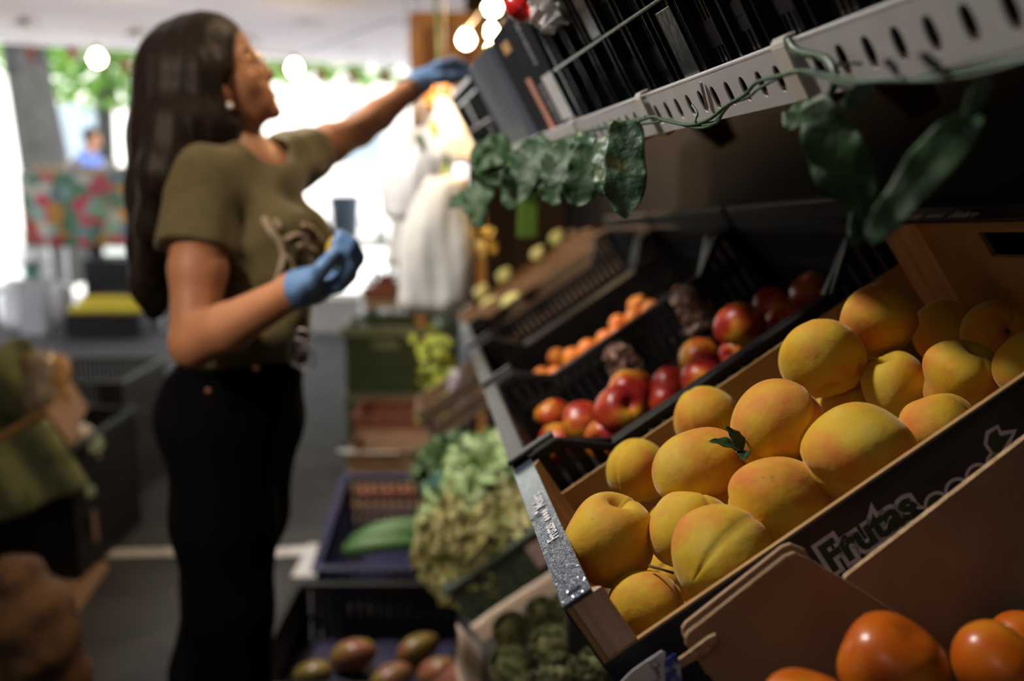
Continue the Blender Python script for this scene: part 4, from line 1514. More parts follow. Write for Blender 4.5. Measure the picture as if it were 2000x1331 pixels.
# hair
Hr = Field((-.98, 1.70, .95), (-.35, 2.25, 1.70), .006)
Hr.ell(Hp(-.020, 0, .022), (.104, .090, .088), HAX, .025)
Hr.ell(Hp(-.045, 0, -.02), (.085, .090, .10), HAX, .03)
Hr.ell(W(372, 215, 1.95), (.100, .098, .15), None, .04)
Hr.chain([W(390, 150, 1.90), W(408, 250, 1.895), W(412, 330, 1.885)], [.050, .050, .036], .03)
Hr.chain([W(375, 150, 1.95), W(345, 280, 1.95), W(322, 380, 1.95), W(308, 480, 1.95), W(300, 560, 1.95), W(302, 610, 1.95)], [.085, .082, .066, .050, .038, .016], .04)
Hr.chain([W(352, 250, 1.87), W(330, 340, 1.84), W(304, 440, 1.86), W(292, 540, 1.90)], [.060, .050, .034, .018], .03)
Hr.chain([W(440, 190, 2.03), W(462, 300, 2.02), W(480, 390, 2.0)], [.035, .032, .014], .03)
Hr.chain([W(350, 240, 2.03), W(330, 400, 2.04), W(310, 560, 2.02)], [.06, .05, .02], .03)
Hr.ripple(.0009, lambda X, Y, Z: np.sin(190 * (X - .10 * Z) + 3 * np.sin(5 * Z)) + .8 * np.sin(230 * Y + 90 * X + 2 * np.sin(6 * Z)))
# keep the face and ear clear
Hr.ell(Hp(.012, 0, .050), (.066, .078, .055), HAX, .02)
Hr.carve(Hp(.112, 0, -.050), (.072, .16, .098), HAX)
Hr.carve(Hp(.075, -.095, -.085), (.072, .085, .075), HAX)
Hr.carve(Hp(.120, 0, -.13), (.10, .2, .10), HAX)
hair = put('hair', Hr.mesh('hair', HAIR, wroot), woman)
rg_ = np.random.default_rng(11)
for k in range(16):
    s0 = rg_.uniform(-1, 1)
    x0_, x1_ = 330 + 60 * rg_.random(), 268 + 45 * rg_.random()
    yy = 1.95 + .085 * s0
    yt = rg_.uniform(70, 120)
    top = W(x0_ + 10, yt, 1.95 + .05 * s0)
    m1 = W(285 + 70 * (1 - abs(s0)) * rg_.random() - 4, 230, yy)
    m2 = W(274 + 40 * rg_.random(), 400, yy)
    en = W(x1_, rg_.uniform(540, 625), 1.95 + .05 * s0)
    pts = [(1 - t) ** 3 * top + 3 * (1 - t) ** 2 * t * m1 + 3 * (1 - t) * t * t * m2 + t ** 3 * en for t in np.linspace(0, 1, 14)]
    MB().tube(pts, [.0008 + .0032 * math.sin(math.pi * min(1, .12 + t * .88)) for t in np.linspace(0, 1, 14)], 6).build('hair_lock', HAIR, hair, True, shift=wroot)

# face details
lashm = mat('dark_lash', (.02, .01, .008), .6, (.03, .015, .01), 30)
for sgn in (-1, 1):
    MB().tube([Hp(.0815, sgn * .044, -.020), Hp(.0845, sgn * .034, -.0155), Hp(.0835, sgn * .022, -.021)], [.001, .0022, .001], 6).build('eyelashes', lashm, woman, True, shift=wroot)
    MB().tube([Hp(.073, sgn * .050, .002), Hp(.083, sgn * .038, .007), Hp(.086, sgn * .018, .003)], [.001, .0026, .0015], 6).build('eyebrow', lashm, woman, True, shift=wroot)
MB().tube([Hp(.088, -.016, -.087), Hp(.0905, 0, -.0865), Hp(.088, .016, -.087)], [.001, .003, .001], 6).build('lips', mat('lip', (.34, .10, .07), .45, (.36, .11, .08), 40), woman, True, shift=wroot)
gla = MB()
for sgn in (-1, 1):
    gla.tube([Hp(.010, sgn * .080, -.022), Hp(.05, sgn * .072, -.014), Hp(.092, sgn * .058, -.012)], .0012, 6)
    gla.tube([Hp(.092, sgn * .032, -.022) + (hs * .025 * math.cos(t) + hu * .020 * math.sin(t)) for t in np.linspace(0, 2 * math.pi, 21)], .0010, 6)
gla.tube([Hp(.097, -.008, -.016), Hp(.099, 0, -.014), Hp(.097, .008, -.016)], .0010, 6)
gla.build('glasses', mat('gold_metal', (.60, .42, .18), .25, (.66, .46, .2), 40, metal=1), woman, True, shift=wroot)
for sgn in (-1, 1):
    MB().lathe([(.0005, -.0075), (.005, -.0055), (.0075, 0), (.005, .0055), (.0005, .0075)], Hp(.012, sgn * .085, -.080), 14).build('pearl_earring', mat('pearl', (.80, .76, .72), .2, (.84, .80, .76), 30), woman, True, shift=wroot)

# pale print on the shirt, laid on the cloth
from mathutils.bvhtree import BVHTree
bv = BVHTree.FromPolygons([v.co[:] for v in shirt.data.vertices], [p.vertices[:] for p in shirt.data.polygons])
PRINT = mat('cream_print', (.42, .36, .28), .8, (.36, .28, .2), 60)


def on_shirt(x, y):
    a = P(x, y, d=1.2) - wroot
    d = nrm(P(x, y, d=2) - P(x, y, d=1.2))
    h_ = bv.ray_cast(Vector(a), Vector(d))
    return None if h_[0] is None else A(h_[0]) + A(h_[1]) * .0012


STROKES = [[(516, 428), (530, 452), (548, 474), (556, 500), (548, 530), (540, 552)], [(558, 468), (576, 458), (592, 462), (596, 474), (580, 482)], [(588, 440), (606, 446), (622, 462), (628, 478)], [(600, 484), (614, 490), (624, 502)], [(536, 430), (548, 446)], [(562, 500), (574, 520), (566, 536)]]
for st_, r_ in zip(STROKES, (.0075, .006, .007, .005, .005, .004)):
    fine = []
    for (xa, ya), (xb, yb) in zip(st_, st_[1:]):
        for t in np.linspace(0, 1, 6):
            q = on_shirt(xa + (xb - xa) * t, ya + (yb - ya) * t)
            if q is not None:
                fine.append(q)
    fine = [q for i, q in enumerate(fine) if i == 0 or np.linalg.norm(q - fine[i - 1]) > .003]
    if len(fine) > 2:
        MB().tube(fine, r_, 6, squash=.9).build('shirt_print', PRINT, shirt, True)

# the fruit in the gloved hand
me = fruit('mango', mat('mango_skin', (.32, .22, .02), .4, [(.45, .30, .02), (.10, .06, .02)], 14, (.42, .62)), .0265, 900, 'mango', 32, 22)
place_fruit('mango', me, rwr + rpd * .088 + camdir(-.1, .9, .35) * .041, orient(camdir(.1, .3, .9), camdir(.2, 1, 0)), 'yellow and dark fruit held in the lower blue glove', 'mango')

# ================================================================ LOWER TIER AND FLOOR CRATES ON THE RIGHT
def TM(o, tilt=0, yaw=0):
    """upright frame, turned about z by yaw and tipped up at the far side by tilt"""
    R_ = rotz(yaw)
    x = R_ @ A([1., 0, 0])
    y = R_ @ A([0, math.cos(tilt), math.sin(tilt)])
    z = R_ @ A([0, -math.sin(tilt), math.cos(tilt)])
    return frame(A(o, float), x, y, z)


DKGREEN = mat('dark_green_plastic', (.022, .035, .020), .5, (.03, .045, .026), 20)
GREENP = mat('green_plastic', (.045, .075, .03), .45, (.06, .095, .04), 20)
BLUEP = mat('navy_plastic', (.012, .014, .055), .38, (.016, .02, .07), 20)
L0 = P(872, 1150, d=2.15)
lr = thing('lower_rack', 'dark lower tier under the lettuces and artichokes', 'rack', L0 * A([1, 1, 0]))
lo0 = L0 * A([1, 1, 0])
MB().obox(L0 - DN * .125 - DW * .52 - DU * .02, DU * .5, DW * 1.5, DN * .016).build('sloping_board', BLACKPAINT, lr, shift=lo0)
for b in (-.45, .9):
    for a in (.0, .45):
        q = L0 - DN * .125 + DU * a + DW * b
        MB().box(q[0] - .018, q[0] + .018, q[1] - .018, q[1] + .018, 0, q[2]).build('leg', BLACKPAINT, lr, shift=lo0)
lc = crate('plastic_crate', 'dark green crate of lettuces on the lower tier', 'crate', frame(L0 - DN * .105, DU, DW, DN), .46, .52, .105, DKGREEN, slat=.03, gap=.004)
lb = MB().box(.19, .27, -.0145, -.0125, .03, .085)
lb.build('paper_label', mat('pinkish_label', (.34, .25, .22), .7, (.28, .20, .18), 60), lc)

LETT = mat('lettuce_leaf', (.36, .56, .16), .5, [(.50, .66, .26), (.70, .76, .46)], 14, (.35, .7), transl=.25, bump=.3, bscale=50)
LETTB = mat('tired_lettuce_leaf', (.30, .30, .10), .6, [(.36, .34, .12), (.42, .36, .18)], 14, (.35, .7), transl=.2, bump=.3, bscale=50)


def lettuce(label, p, r, m, seed, up, tilt=.9):
    t = thing('lettuce', label, 'lettuce', p, 'lettuces on the lower tier')
    rg = np.random.default_rng(seed)
    up = nrm(up)
    a0 = nrm(np.cross(up, [.3, .9, .1]))
    b0 = np.cross(up, a0)
    for ring_, (n_, el, ln) in enumerate([(7, .35, 1.15), (7, .75, 1.0), (6, 1.15, .85), (4, 1.45, .7)]):
        for k in range(n_):
            a = 2 * math.pi * (k + rg.random() * .4 + ring_ * .5) / n_
            out = a0 * math.cos(a) + b0 * math.sin(a)
            d = out * math.cos(el) + up * math.sin(el)
            me = leaf_mesh('leaf', m, r * ln * 1.15, r * ln * 1.15, .9, .45, .35, seed * 50 + ring_ * 10 + k, 14, 12, .0012, n_wave=4)
            place_leaf('leaf', me, A(p) + out * r * .05, d, up * math.cos(el) - out * math.sin(el), t, A(p))
    return t


lettuce('pale green frilly lettuce in the sunlit middle of the lower tier', P(955, 945, d=2.48), .135, LETT, 3, camdir(-.45, .6, .65))
lettuce('pale green frilly lettuce with a brown cut, lower in the heap', P(900, 1010, d=2.36), .11, LETT, 4, camdir(-.6, .5, .6))
lettuce('tired yellowish lettuce drooping over the aisle edge of the green crate', P(905, 1085, d=2.24), .115, LETTB, 5, camdir(-.5, -.2, .8))
lettuce('yellowish lettuce behind the dark crate wall under the peach box', P(985, 1040, d=2.30), .12, LETTB, 6, camdir(-.2, .6, .6))
lettuce('dark green leafy head half hidden behind the pale lettuces', P(880, 905, d=2.7), .10, mat('dark_lettuce', (.05, .12, .04), .5, (.10, .18, .06), 14, transl=.2), 7, camdir(-.3, .8, .4))
tb2 = crumple('teal_bag', mat('teal_film', (.06, .20, .17), .3, (.10, .28, .24), 14, alpha=.85, bump=.4, bscale=40), P(858, 1010, d=2.42), _R, A([0, 1., 0]), ZA, .03, .05, .11, 14, 'teal plastic bag wrapped round the lettuces at the aisle edge', 'bag', .15)

# artichokes in a paper-lined box
AO = P(918, 1224, d=2.06)
ab = thing('artichoke_box', 'box lined with cream paper and heaped with artichokes at the bottom of the photo', 'box', frame(AO - DW * .42, DU, DW, DN))
CREAM = mat('cream_paper', (.58, .47, .37), .85, (.52, .41, .32), 10, bump=.1, bscale=30)
MB().box(0, .48, 0, .42, -.11, -.105).build('bottom', CARD, ab)
MB().sheet(lambda u, v: (-.02 * v + .006 * math.sin(u * 9), .42 * u, -.105 + .125 * v), 14, 6, .004).build('paper_edge', CREAM, ab, True)
MB().sheet(lambda u, v: (.48 * u, .42 + .004 * math.sin(u * 12), -.105 + .105 * v), 14, 6, .004).build('paper_edge', CREAM, ab, True)
MB().sheet(lambda u, v: (.48 * u, .0 - .004 * math.sin(u * 12), -.105 + .08 * v), 14, 6, .004).build('paper_edge', CREAM, ab, True)
MB().box(.475, .48, 0, .42, -.105, .0).build('wall_side', CARD, ab)
ARTM = mat('artichoke_bract', (.15, .165, .06), .6, [(.20, .205, .085), (.22, .19, .10)], 30, (.4, .7), rnd=1)
bract = leaf_mesh('bract', ARTM, .040, .034, .9, .02, .25, 1, 6, 4, .0015)
core = MB().lathe([(.001, -.036), (.02, -.03), (.031, -.012), (.032, .006), (.024, .024), (.008, .034), (.001, .036)], (0, 0, 0), 14).mesh('heart', ARTM, True)


def artichoke(label, p, r, ori):
    t = thing('artichoke', label, 'artichoke', frame(p, *ori), 'artichokes in the paper-lined box')
    s_ = r / .046
    o_ = bpy.data.objects.new('heart', core)
    COL.objects.link(o_)
    o_.parent = t
    o_.scale = (s_ * .85,) * 3
    for ring_, (n_, el, zz_) in enumerate([(7, -.25, -.016), (8, .15, -.006), (7, .55, .004), (6, .95, .012), (4, 1.25, .018)]):
        for k in range(n_):
            a = 2 * math.pi * (k + .5 * (ring_ % 2)) / n_
            out = A([math.cos(a), math.sin(a), 0])
            base = out * .034 * math.cos(el * .75) + A([0, 0, zz_ - .010])
            d = out * math.cos(1.0 + el * .25) * 1.0 + ZA * math.sin(1.0 + el * .25)
            fc = out * math.sin(1.0 + el * .25) - ZA * math.cos(1.0 + el * .25)
            x = nrm(d)
            z = nrm(fc - x * np.dot(x, fc))
            M_ = frame(base * s_, x * s_, np.cross(z, x) * s_, z * s_)
            ob = bpy.data.objects.new('bract', bract)
            COL.objects.link(ob)
            ob.parent = t
            ob.matrix_local = M_


ANAMES = ['artichoke touching the cream paper at the far aisle corner', 'artichoke at the far side of the box, second from the corner', 'olive artichoke in the middle of the box', 'artichoke right of the middle, close under the peach box',
          'artichoke cut by the bottom edge, right of centre', 'rightmost artichoke, half behind the wooden corner post', 'artichoke against the cream paper near the bottom edge', 'artichoke cut by the bottom edge, left of centre', 'far right artichoke under the dark green crate']
for i, (x, y, r) in enumerate([(998, 1232, 40), (1058, 1200, 38), (1075, 1262, 44), (1135, 1232, 38), (1095, 1318, 44), (1165, 1302, 42), (995, 1300, 44), (1035, 1352, 42), (1112, 1182, 34)]):
    p = on_plane(x, y, AO + DN * .0, DN)
    rg = np.random.default_rng(20 + i)
    artichoke(ANAMES[i], p, r * depth(p) / FPX, orient(camdir(-.3 + .5 * rg.normal() * .5, .6, .7), rg.normal(size=3)))

# black crate with mangoes on the floor
q = P(578, 1140, z=.28)
q2 = P(912, 1132, z=.28)
bw = q2[0] - q[0]
crate('plastic_crate', 'black floor crate of mangoes on a purple liner at the bottom of the photo', 'crate', TM((q[0], q[1] - .52, 0)), bw, .52, .28, BLACKP, slat=.02, gap=.006)
lin = MB().sheet(lambda u, v: (q[0] + .02 + (bw - .04) * u, q[1] - .50 + .48 * v, .125 + .008 * math.sin(u * 14) * math.sin(v * 9)), 16, 12, .003).build('purple_liner', mat('purple_liner', (.014, .012, .04), .6, (.022, .018, .055), 20), None, True)
tag(lin, 'purple moulded liner in the black floor crate', 'liner')
MANG = mat('dusky_mango', (.17, .12, .025), .35, [(.22, .14, .03), (.24, .07, .04), (.10, .10, .03)], 12, (.35, .68), rnd=1)
for i, (x, y, r, lab) in enumerate([(690, 1280, 40, 'reddish mango in the middle of the black floor crate'), (815, 1268, 36, 'green-yellow mango right of the reddish one'), (612, 1318, 34, 'brown mango with a shine at the left of the crate'), (765, 1325, 36, 'mango at the bottom edge below the reddish one'), (858, 1312, 36, 'dark mango next to the pink paper')]):
    p = P(x, y, z=.175)
    me = fruit('mango', MANG, r * depth(p) / FPX * .92, 930 + i, 'mango', 30, 20)
    place_fruit('mango', me, p, orient(camdir(.8, .3, .3 * (-1) ** i), camdir(0, .3, 1)), lab, 'mango', 'mangoes in the black floor crate')
pp = [P(842, 1334, d=2.02), P(918, 1274, d=2.06), P(934, 1340, d=2.02), P(930, 1420, d=1.98), P(850, 1420, d=1.98)]
cc = sum(pp) / 5
mb = MB()
mb.add([p - cc for p in pp] + [p - cc + A([0, .002, 0]) for p in pp], [(4, 3, 2, 1, 0), (5, 6, 7, 8, 9)] + [(i, (i + 1) % 5, 5 + (i + 1) % 5, 5 + i) for i in range(5)])
o = put('pink_paper', mb.mesh('pink_paper', mat('pink_paper', (.50, .20, .17), .8, (.54, .23, .19), 40)), None, Matrix.Translation(Vector(cc)))
tag(o, 'pink paper price sign sticking up beside the mangoes', 'sign')

# navy crate with courgettes
fq = P(622, 1106, y=2.72)
tl = math.radians(11)
nv_ = crate('plastic_crate', 'navy blue crate of courgettes standing on the floor', 'crate', TM((fq[0], 2.72, .03), tl), .44, .54, .215, BLUEP, slat=.012, gap=.016)
MB().box(.08, .30, -.0145, -.0125, .06, .10).build('white_lettering_band', mat('worn_white_print', (.26, .27, .30), .7, (.05, .05, .08), 50, (.45, .6)), nv_)
MB().box(.03, .41, .16, .17, .0, .06).build('cross_rib', BLUEP, nv_)
COUR = mat('courgette_skin', (.045, .12, .028), .45, (.08, .18, .05), 30, stretch=(1, 8, 8), rnd=1)
for i, (xa, ya, xb, yb, r, lab) in enumerate([(668, 1076, 845, 1062, 17, 'courgette nearest the front of the navy crate'), (680, 1058, 850, 1038, 17, 'courgette lying second from the front in the navy crate'), (672, 1066, 835, 1056, 15, 'courgette between the two front ones'), (700, 1045, 860, 1022, 15, 'courgette at the back of the pile in the navy crate')]):
    pa, pb_ = P(xa, ya, d=3.0 + .04 * i), P(xb, yb, d=3.0 + .04 * i)
    rr = r * 3.0 / FPX
    pts = [pa + (pb_ - pa) * t + ZA * .012 * math.sin(t * 3.1) for t in np.linspace(0, 1, 11)]
    o = MB().tube([p - pa for p in pts], [rr * s_ for s_ in (.25, .75, .92, 1, 1, .98, .95, .9, .8, .55, .4)], 12)
    ob = put('courgette', o.mesh('courgette', COUR, True), None, Matrix.Translation(Vector(pa)))
    tag(ob, lab, 'courgette', 'courgettes in the navy crate')

# cardboard box with carrots, red crate, green crates behind
q = P(678, 884, y=3.72)
cbx = thing('cardboard_box', 'low open cardboard box with pale flaps behind the navy crate', 'box', TM((q[0], 3.72, 0)))
bw = P(850, 884, y=3.72)[0] - q[0]
hz_ = q[2]
for (a, b) in (((0, 0), (bw, 0)), ((bw, 0), (bw, .3)), ((bw, .3), (0, .3)), ((0, .3), (0, 0))):
    MB().bar((a[0], a[1], hz_ / 2), (b[0], b[1], hz_ / 2), .005, hz_).build('panel', CARD, cbx)
MB().box(0, bw, 0, .3, 0, .005).build('bottom', CARD, cbx)
PALEC = mat('pale_card_lining', (.50, .42, .34), .8, (.56, .47, .39), 12)
MB().obox(A([0, 0, hz_]), A([bw * .6, 0, 0]), A([0, -.055, .012]), A([0, 0, .004])).build('flap', PALEC, cbx)
MB().obox(A([-.03, .0, hz_ - .005]), A([.07, 0, 0]), A([0, -.05, .02]), A([0, 0, .012])).build('flap', mat('white_card', (.7, .7, .7)), cbx, bevel=.003)
MB().obox(A([bw * .62, 0, hz_]), A([bw * .36, 0, 0]), A([0, -.05, .02]), A([0, 0, .004])).build('flap', PALEC, cbx)
CARR = mat('carrot_skin', (.55, .15, .02), .55, (.62, .19, .03), 30)
for i in range(6):
    p0 = P(690 + 20 * i, 968 + 6 * (i % 2), y=3.36)
    o = MB().tube([(0, 0, 0), (.035, .0, .01), (.07, .01, .004), (.10, .01, 0)], [.006, .016, .014, .003], 10)
    ob = put('carrot', o.mesh('carrot', CARR, True), None, Matrix.Translation(Vector(p0)))
    tag(ob, ['leftmost', 'second', 'third', 'fourth', 'fifth', 'rightmost'][i] + ' orange carrot glimpsed over the back of the navy crate', 'carrot', 'carrots behind the navy crate')

q = P(692, 812, y=4.12)
bw = P(842, 812, y=4.12)[0] - q[0]
REDW = mat('red_brown_plastic', (.20, .065, .04), .6, (.26, .10, .06), 14)
crate('plastic_crate', 'reddish brown crate between the green stack and the cardboard box', 'crate', TM((q[0], 4.12, 0)), bw, .30, q[2], REDW, slat=.03, gap=.005)
xg = P(673, 650, y=4.52)[0]
xg2 = P(850, 650, y=4.52)[0]
for k in range(2):
    gc_ = crate('plastic_crate', ['lower of the two stacked green crates, near the red-brown crate', 'upper of the two stacked green crates with a pale rim'][k], 'crate', TM((xg, 4.52, .315 * k)), xg2 - xg, .32, .312, GREENP, slat=.014, gap=.008, rails=(.08, .16, .24), rim_mat=mat('pale_green_plastic', (.15, .19, .12), .45, (.18, .22, .14), 20), group='green crates by the aisle')
    MB().box(-.014, xg2 - xg + .014, -.022, -.012, .272, .313).build('pale_band', mat('pale_green_plastic', (.15, .19, .12)), gc_, bevel=.002)
    MB().box(.13, .25, -.018, -.012, .21, .25).build('grip_plate', mat('pale_green_plastic', (.15, .19, .12)), gc_, bevel=.002)
for k in range(2):
    crate('plastic_crate', ['lower crate of the rear green stack, mostly hidden', 'top crate of the rear green stack carrying the potato box'][k], 'crate', TM((xg + .03, 4.95, .315 * k)), xg2 - xg + .04, .36, .312, GREENP, slat=.014, gap=.008, rails=(.08, .16, .24), group='green crates by the aisle')
q = P(712, 600, y=5.0)
px_ = thing('potato_tray', 'pale tray of red-brown potatoes on the rear green crates', 'tray', TM((q[0], 5.0, .645)))
MB().box(-.01, .22, -.01, .22, 0, .035).build('tray', mat('pale_card_lining', (.5, .4, .3)), px_, bevel=.004)
POT = mat('red_potato', (.26, .10, .06), .7, (.34, .16, .10), 20, rnd=1)
PLAB = ['red-brown potato at the left front of the pale tray', 'red-brown potato in the front middle of the pale tray', 'red-brown potato at the right front of the pale tray', 'red-brown potato at the left back of the pale tray', 'red-brown potato at the middle back of the pale tray', 'red-brown potato on top of the pale tray heap']
for i, (x, y, z) in enumerate([(.03, .04, .07), (.10, .03, .07), (.17, .04, .07), (.06, .12, .08), (.15, .12, .08), (.10, .07, .125)]):
    me = fruit('potato', POT, .038, 960 + i, 'mango', 22, 14)
    place_fruit('potato', me, A([q[0] + x, 5.0 + y, .645 + z]), orient((1, .2 * i, .1), (0, 0, 1)), PLAB[i], 'potato', 'potatoes in the pale tray')
GRP = mat('dark_grape', (.02, .008, .016), .3, (.035, .012, .025), 30)
gq = P(752, 548, y=5.16) - ZA * .03
gb_ = thing('grapes', 'bunch of dark grapes above the red-brown potatoes', 'grapes', gq)
gme = MB().lathe([(.001, -.013), (.009, -.009), (.0125, 0), (.009, .009), (.001, .013)], (0, 0, 0), 10).mesh('grape', GRP, True)
for i in range(36):
    o = put('grape', gme, gb_)
    o.location = Vector(A([.0, 0, .04]) + RNG.normal(size=3) * A([.045, .03, .022]))

# wooden tray on the middle tier beside the aisle
wood_tray('small wooden tray standing behind the lettuces near the aisle', frame(P(850, 868, d=2.95), DU, DW, DN), .42, .32, .11)
wt = P(850, 868, d=2.95)
st_ = MB().box(wt[0] + .05, wt[0] + .09, wt[1] + .05, wt[1] + .09, 0, wt[2] + .03)
tag(st_.build('wooden_stand', WOOD), 'wooden post carrying the small tray behind the lettuces', 'post')

# yellow-green flower bunch hanging by the rack
FLW = mat('yellow_green_petals', (.42, .48, .06), .6, [(.30, .42, .06), (.62, .55, .05)], 20, (.4, .6), transl=.3)
fq_ = P(850, 735, d=3.35)
fb = thing('flower_bunch', 'yellow and lime flower bunch hanging at the aisle end of the rack', 'flowers', fq_)
for k in range(46):
    x, y = 850 + RNG.normal() * 16 - 12 * math.sin(k), 648 + 170 * k / 46
    me = leaf_mesh('petal', FLW, .05, .035, .6, .2, .2, 800 + k % 9, 6, 4)
    place_leaf('petal', me, P(x, y, d=3.35 + RNG.normal() * .03), RNG.normal(size=3), camdir(RNG.normal() * .4, .3, 1), fb, fq_)
MB().tube([A([0, 0, 2.5]) + (P(862, 630, d=3.35) - fq_) - ZA * P(862, 630, d=3.35)[2], P(862, 630, d=3.35) - fq_, P(852, 735, d=3.35) - fq_, P(850, 830, d=3.35) - fq_], .004, 6).build('stem', STEM, fb, True)
pk_ = crumple('seed_packet', mat('lilac_packet', (.42, .36, .46), .4, (.60, .58, .62), 10), P(892, 790, d=3.2), _R, A([0, 1., 0]), ZA, .028, .02, .11, 21, 'lilac and grey packet hanging beside the yellow flowers', 'packet', .1)
tg_ = MB().obox(P(931, 868, d=2.6) - A([.012, 0, .06]), A([.028, .005, 0]), A([0, .001, 0]), A([-.006, 0, .075]))
tag(tg_.build('paper_tag', mat('white_card', (.7, .7, .7))), 'white paper tag hanging from the aisle edge of the nectarine crate', 'tag')


# white tote bags hanging from hooks
def tote(label, top, bot, wpx, d, seed, m):
    pa, pb_ = P(*top, d=d), P(*bot, d=d)
    t = thing('tote_bag', label, 'bag', pa, 'white bags hanging at the end of the shelf')
    rg = np.random.default_rng(seed)
    ph = rg.random(6) * 6
    rings = []
    n_ = 16
    for i in range(n_):
        v = i / (n_ - 1)
        c_ = pa + (pb_ - pa) * v + _R * .012 * math.sin(v * 5 + ph[0])
        w_ = wpx * d / FPX * .5 * (.45 + .75 * math.sin(min(1, v * 1.1 + .12) * math.pi * .62)) * (.7 if i == n_ - 1 else 1)
        rings.append([c_ - pa + _R * math.cos(a) * w_ * (1 + .05 * math.sin(3 * a + ph[1] + v * 5) + .03 * math.sin(9 * a + ph[4] + 7 * v)) + A([0, 1., 0]) * math.sin(a) * w_ * .45 * (1 + .12 * math.sin(4 * a + ph[2] + 5 * v) + .08 * math.sin(11 * a + ph[3] - 4 * v)) for a in np.linspace(0, 2 * math.pi, 36, endpoint=False)])
    MB().loft(rings).build('cloth', m, t, True)
    for s in (-1, 1):
        MB().tube([_R * s * .02, _R * s * .015 + ZA * .06, ZA * .11], .006, 6).build('strap', m, t, True)
    MB().tube([ZA * .108, A([0, 0, 2.5 - pa[2]])], .0015, 5).build('hanging_cord', BLACKPAINT, t)
    return t


TOTE = mat('white_cotton', (.66, .64, .60), .85, (.72, .70, .67), 12, bump=.2, bscale=30, transl=.2)
TOTE2 = mat('white_plastic_bag', (.70, .70, .72), .4, (.64, .64, .66), 10, bump=.3, bscale=30, transl=.25)
tote('long cream cloth bag hanging closest to the rack', (872, 345), (838, 612), 120, 2.95, 1, TOTE)
tote2 = tote('white plastic bag hanging left of the long cream bag', (818, 250), (800, 430), 95, 3.3, 2, TOTE2)
tote('white paper bag hanging under the far shelf crate', (872, 190), (892, 320), 85, 3.15, 3, TOTE2)
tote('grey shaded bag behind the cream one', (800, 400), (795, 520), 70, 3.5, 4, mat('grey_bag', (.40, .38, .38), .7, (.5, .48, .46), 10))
NET = mat('orange_net', (.70, .28, .05), .6, (.75, .35, .08), 30)
ob_ = crumple('orange_net_bag', NET, P(852, 215, d=3.4) , _R, A([0, 1., 0]), ZA, .055, .05, .12, 31, 'orange net bag of fruit hanging under the raised hand', 'bag', .08)
for i, (x, y) in enumerate([(815, 260), (842, 235), (870, 300), (862, 320)]):
    me = leaf_mesh('sprig', [LEAF, FLW][i % 2], .07, .03, .6, .2, .2, 830 + i, 8, 4)
    place_leaf('herb_leaf', me, P(x, y, d=3.05), camdir(.3, -.8, .2), camdir(-.2, .4, .9), tote2, P(818, 250, d=3.3))
nb_ = P(852, 215, d=3.4)
tag(MB().tube([nb_ + ZA * .10, A([nb_[0], nb_[1], 2.5])], .002, 6).build('hanging_cord', BLACKPAINT, None, True), 'thin dark cord the orange net bag hangs from', 'cord')
yf0 = P(950, 470, d=2.95)
yf = thing('yellow_flowers', 'small bunch of yellow and orange flowers behind the leaf garland', 'flowers', yf0)
YFM = mat('orange_yellow_petals', (.55, .36, .03), .6, [(.50, .22, .03), (.30, .34, .05)], 20, (.4, .6), transl=.2)
for k in range(22):
    me = leaf_mesh('petal', YFM, .045, .03, .6, .2, .2, 840 + k % 7, 6, 4)
    place_leaf('petal', me, yf0 + RNG.normal(size=3) * .022, RNG.normal(size=3), camdir(RNG.normal() * .4, .3, 1), yf, yf0)
MB().tube([A([0, 0, 0.]), A([0, 0, 2.5 - yf0[2]])], .002, 6).build('stem', STEM, yf)

# warm lit wooden cupboard far along the wall
q = P(800, 120, y=4.6)
wc = thing('wooden_cupboard', 'orange-lit wooden cupboard under the awning beyond the raised hand', 'cupboard', TM((q[0], 4.6, 1.55)))
wz = P(800, 22, y=4.6)[2] - 1.55
OW = mat('honey_wood', (.50, .24, .06), .55, (.60, .31, .09), 5, stretch=(6, 6, .6))
cw = P(945, 60, y=4.6)[0] - q[0]
MB().box(0, cw, .02, .35, 0, wz).build('body', OW, wc)
for k in range(2):
    x = .01 + k * cw * .5
    dr = MB().box(x, x + cw * .48, 0, .02, .02, wz - .02).build('door', OW, wc, bevel=.004)
    MB().box(x + .05, x + cw * .48 - .05, -.004, 0, .06, wz - .07).build('door_panel', mat('dark_honey_wood', (.22, .085, .02), .55, (.28, .12, .03), 6), dr)
    MB().tube([(x + (.03 if k else cw * .45), -.01, wz * .4), (x + (.03 if k else cw * .45), -.01, wz * .55)], .006, 6).build('handle', STEEL, dr, True)
for x in (0, cw - .04):
    MB().box(x, x + .04, .1, .14, -1.55, 0).build('leg', OW, wc)

# ================================================================ LEFT SIDE OF THE AISLE
pr_ = P(205, 1092, z=0)
yaw = math.radians(28)
cB = crate('plastic_crate', 'black crate on the left holding white plastic bags', 'crate', TM((pr_[0] - .40, pr_[1] - .20, 0), 0, 0), .40, .56, .46, BLACKP, slat=.022, gap=.008, rails=(.11, .22, .33), group='black baskets on the left')
pr2 = P(248, 740, y=3.95)
crate('plastic_crate', 'taller empty black basket behind the left crate', 'crate', TM((pr2[0] - .42, 3.9, pr2[2] - .62)), .42, .50, .62, GREYP, slat=.012, gap=.008, rails=(.15, .30, .45), group='black baskets on the left')
WBAG = mat('white_grocery_bag', (.70, .66, .62), .35, (.62, .56, .50), 12, bump=.4, bscale=40)
crumple('white_bag', WBAG, P(150, 905, y=3.35), _R, A([0, 1., 0]), ZA, .075, .09, .13, 41, 'white plastic bag of food in the left black crate', 'bag', .12)
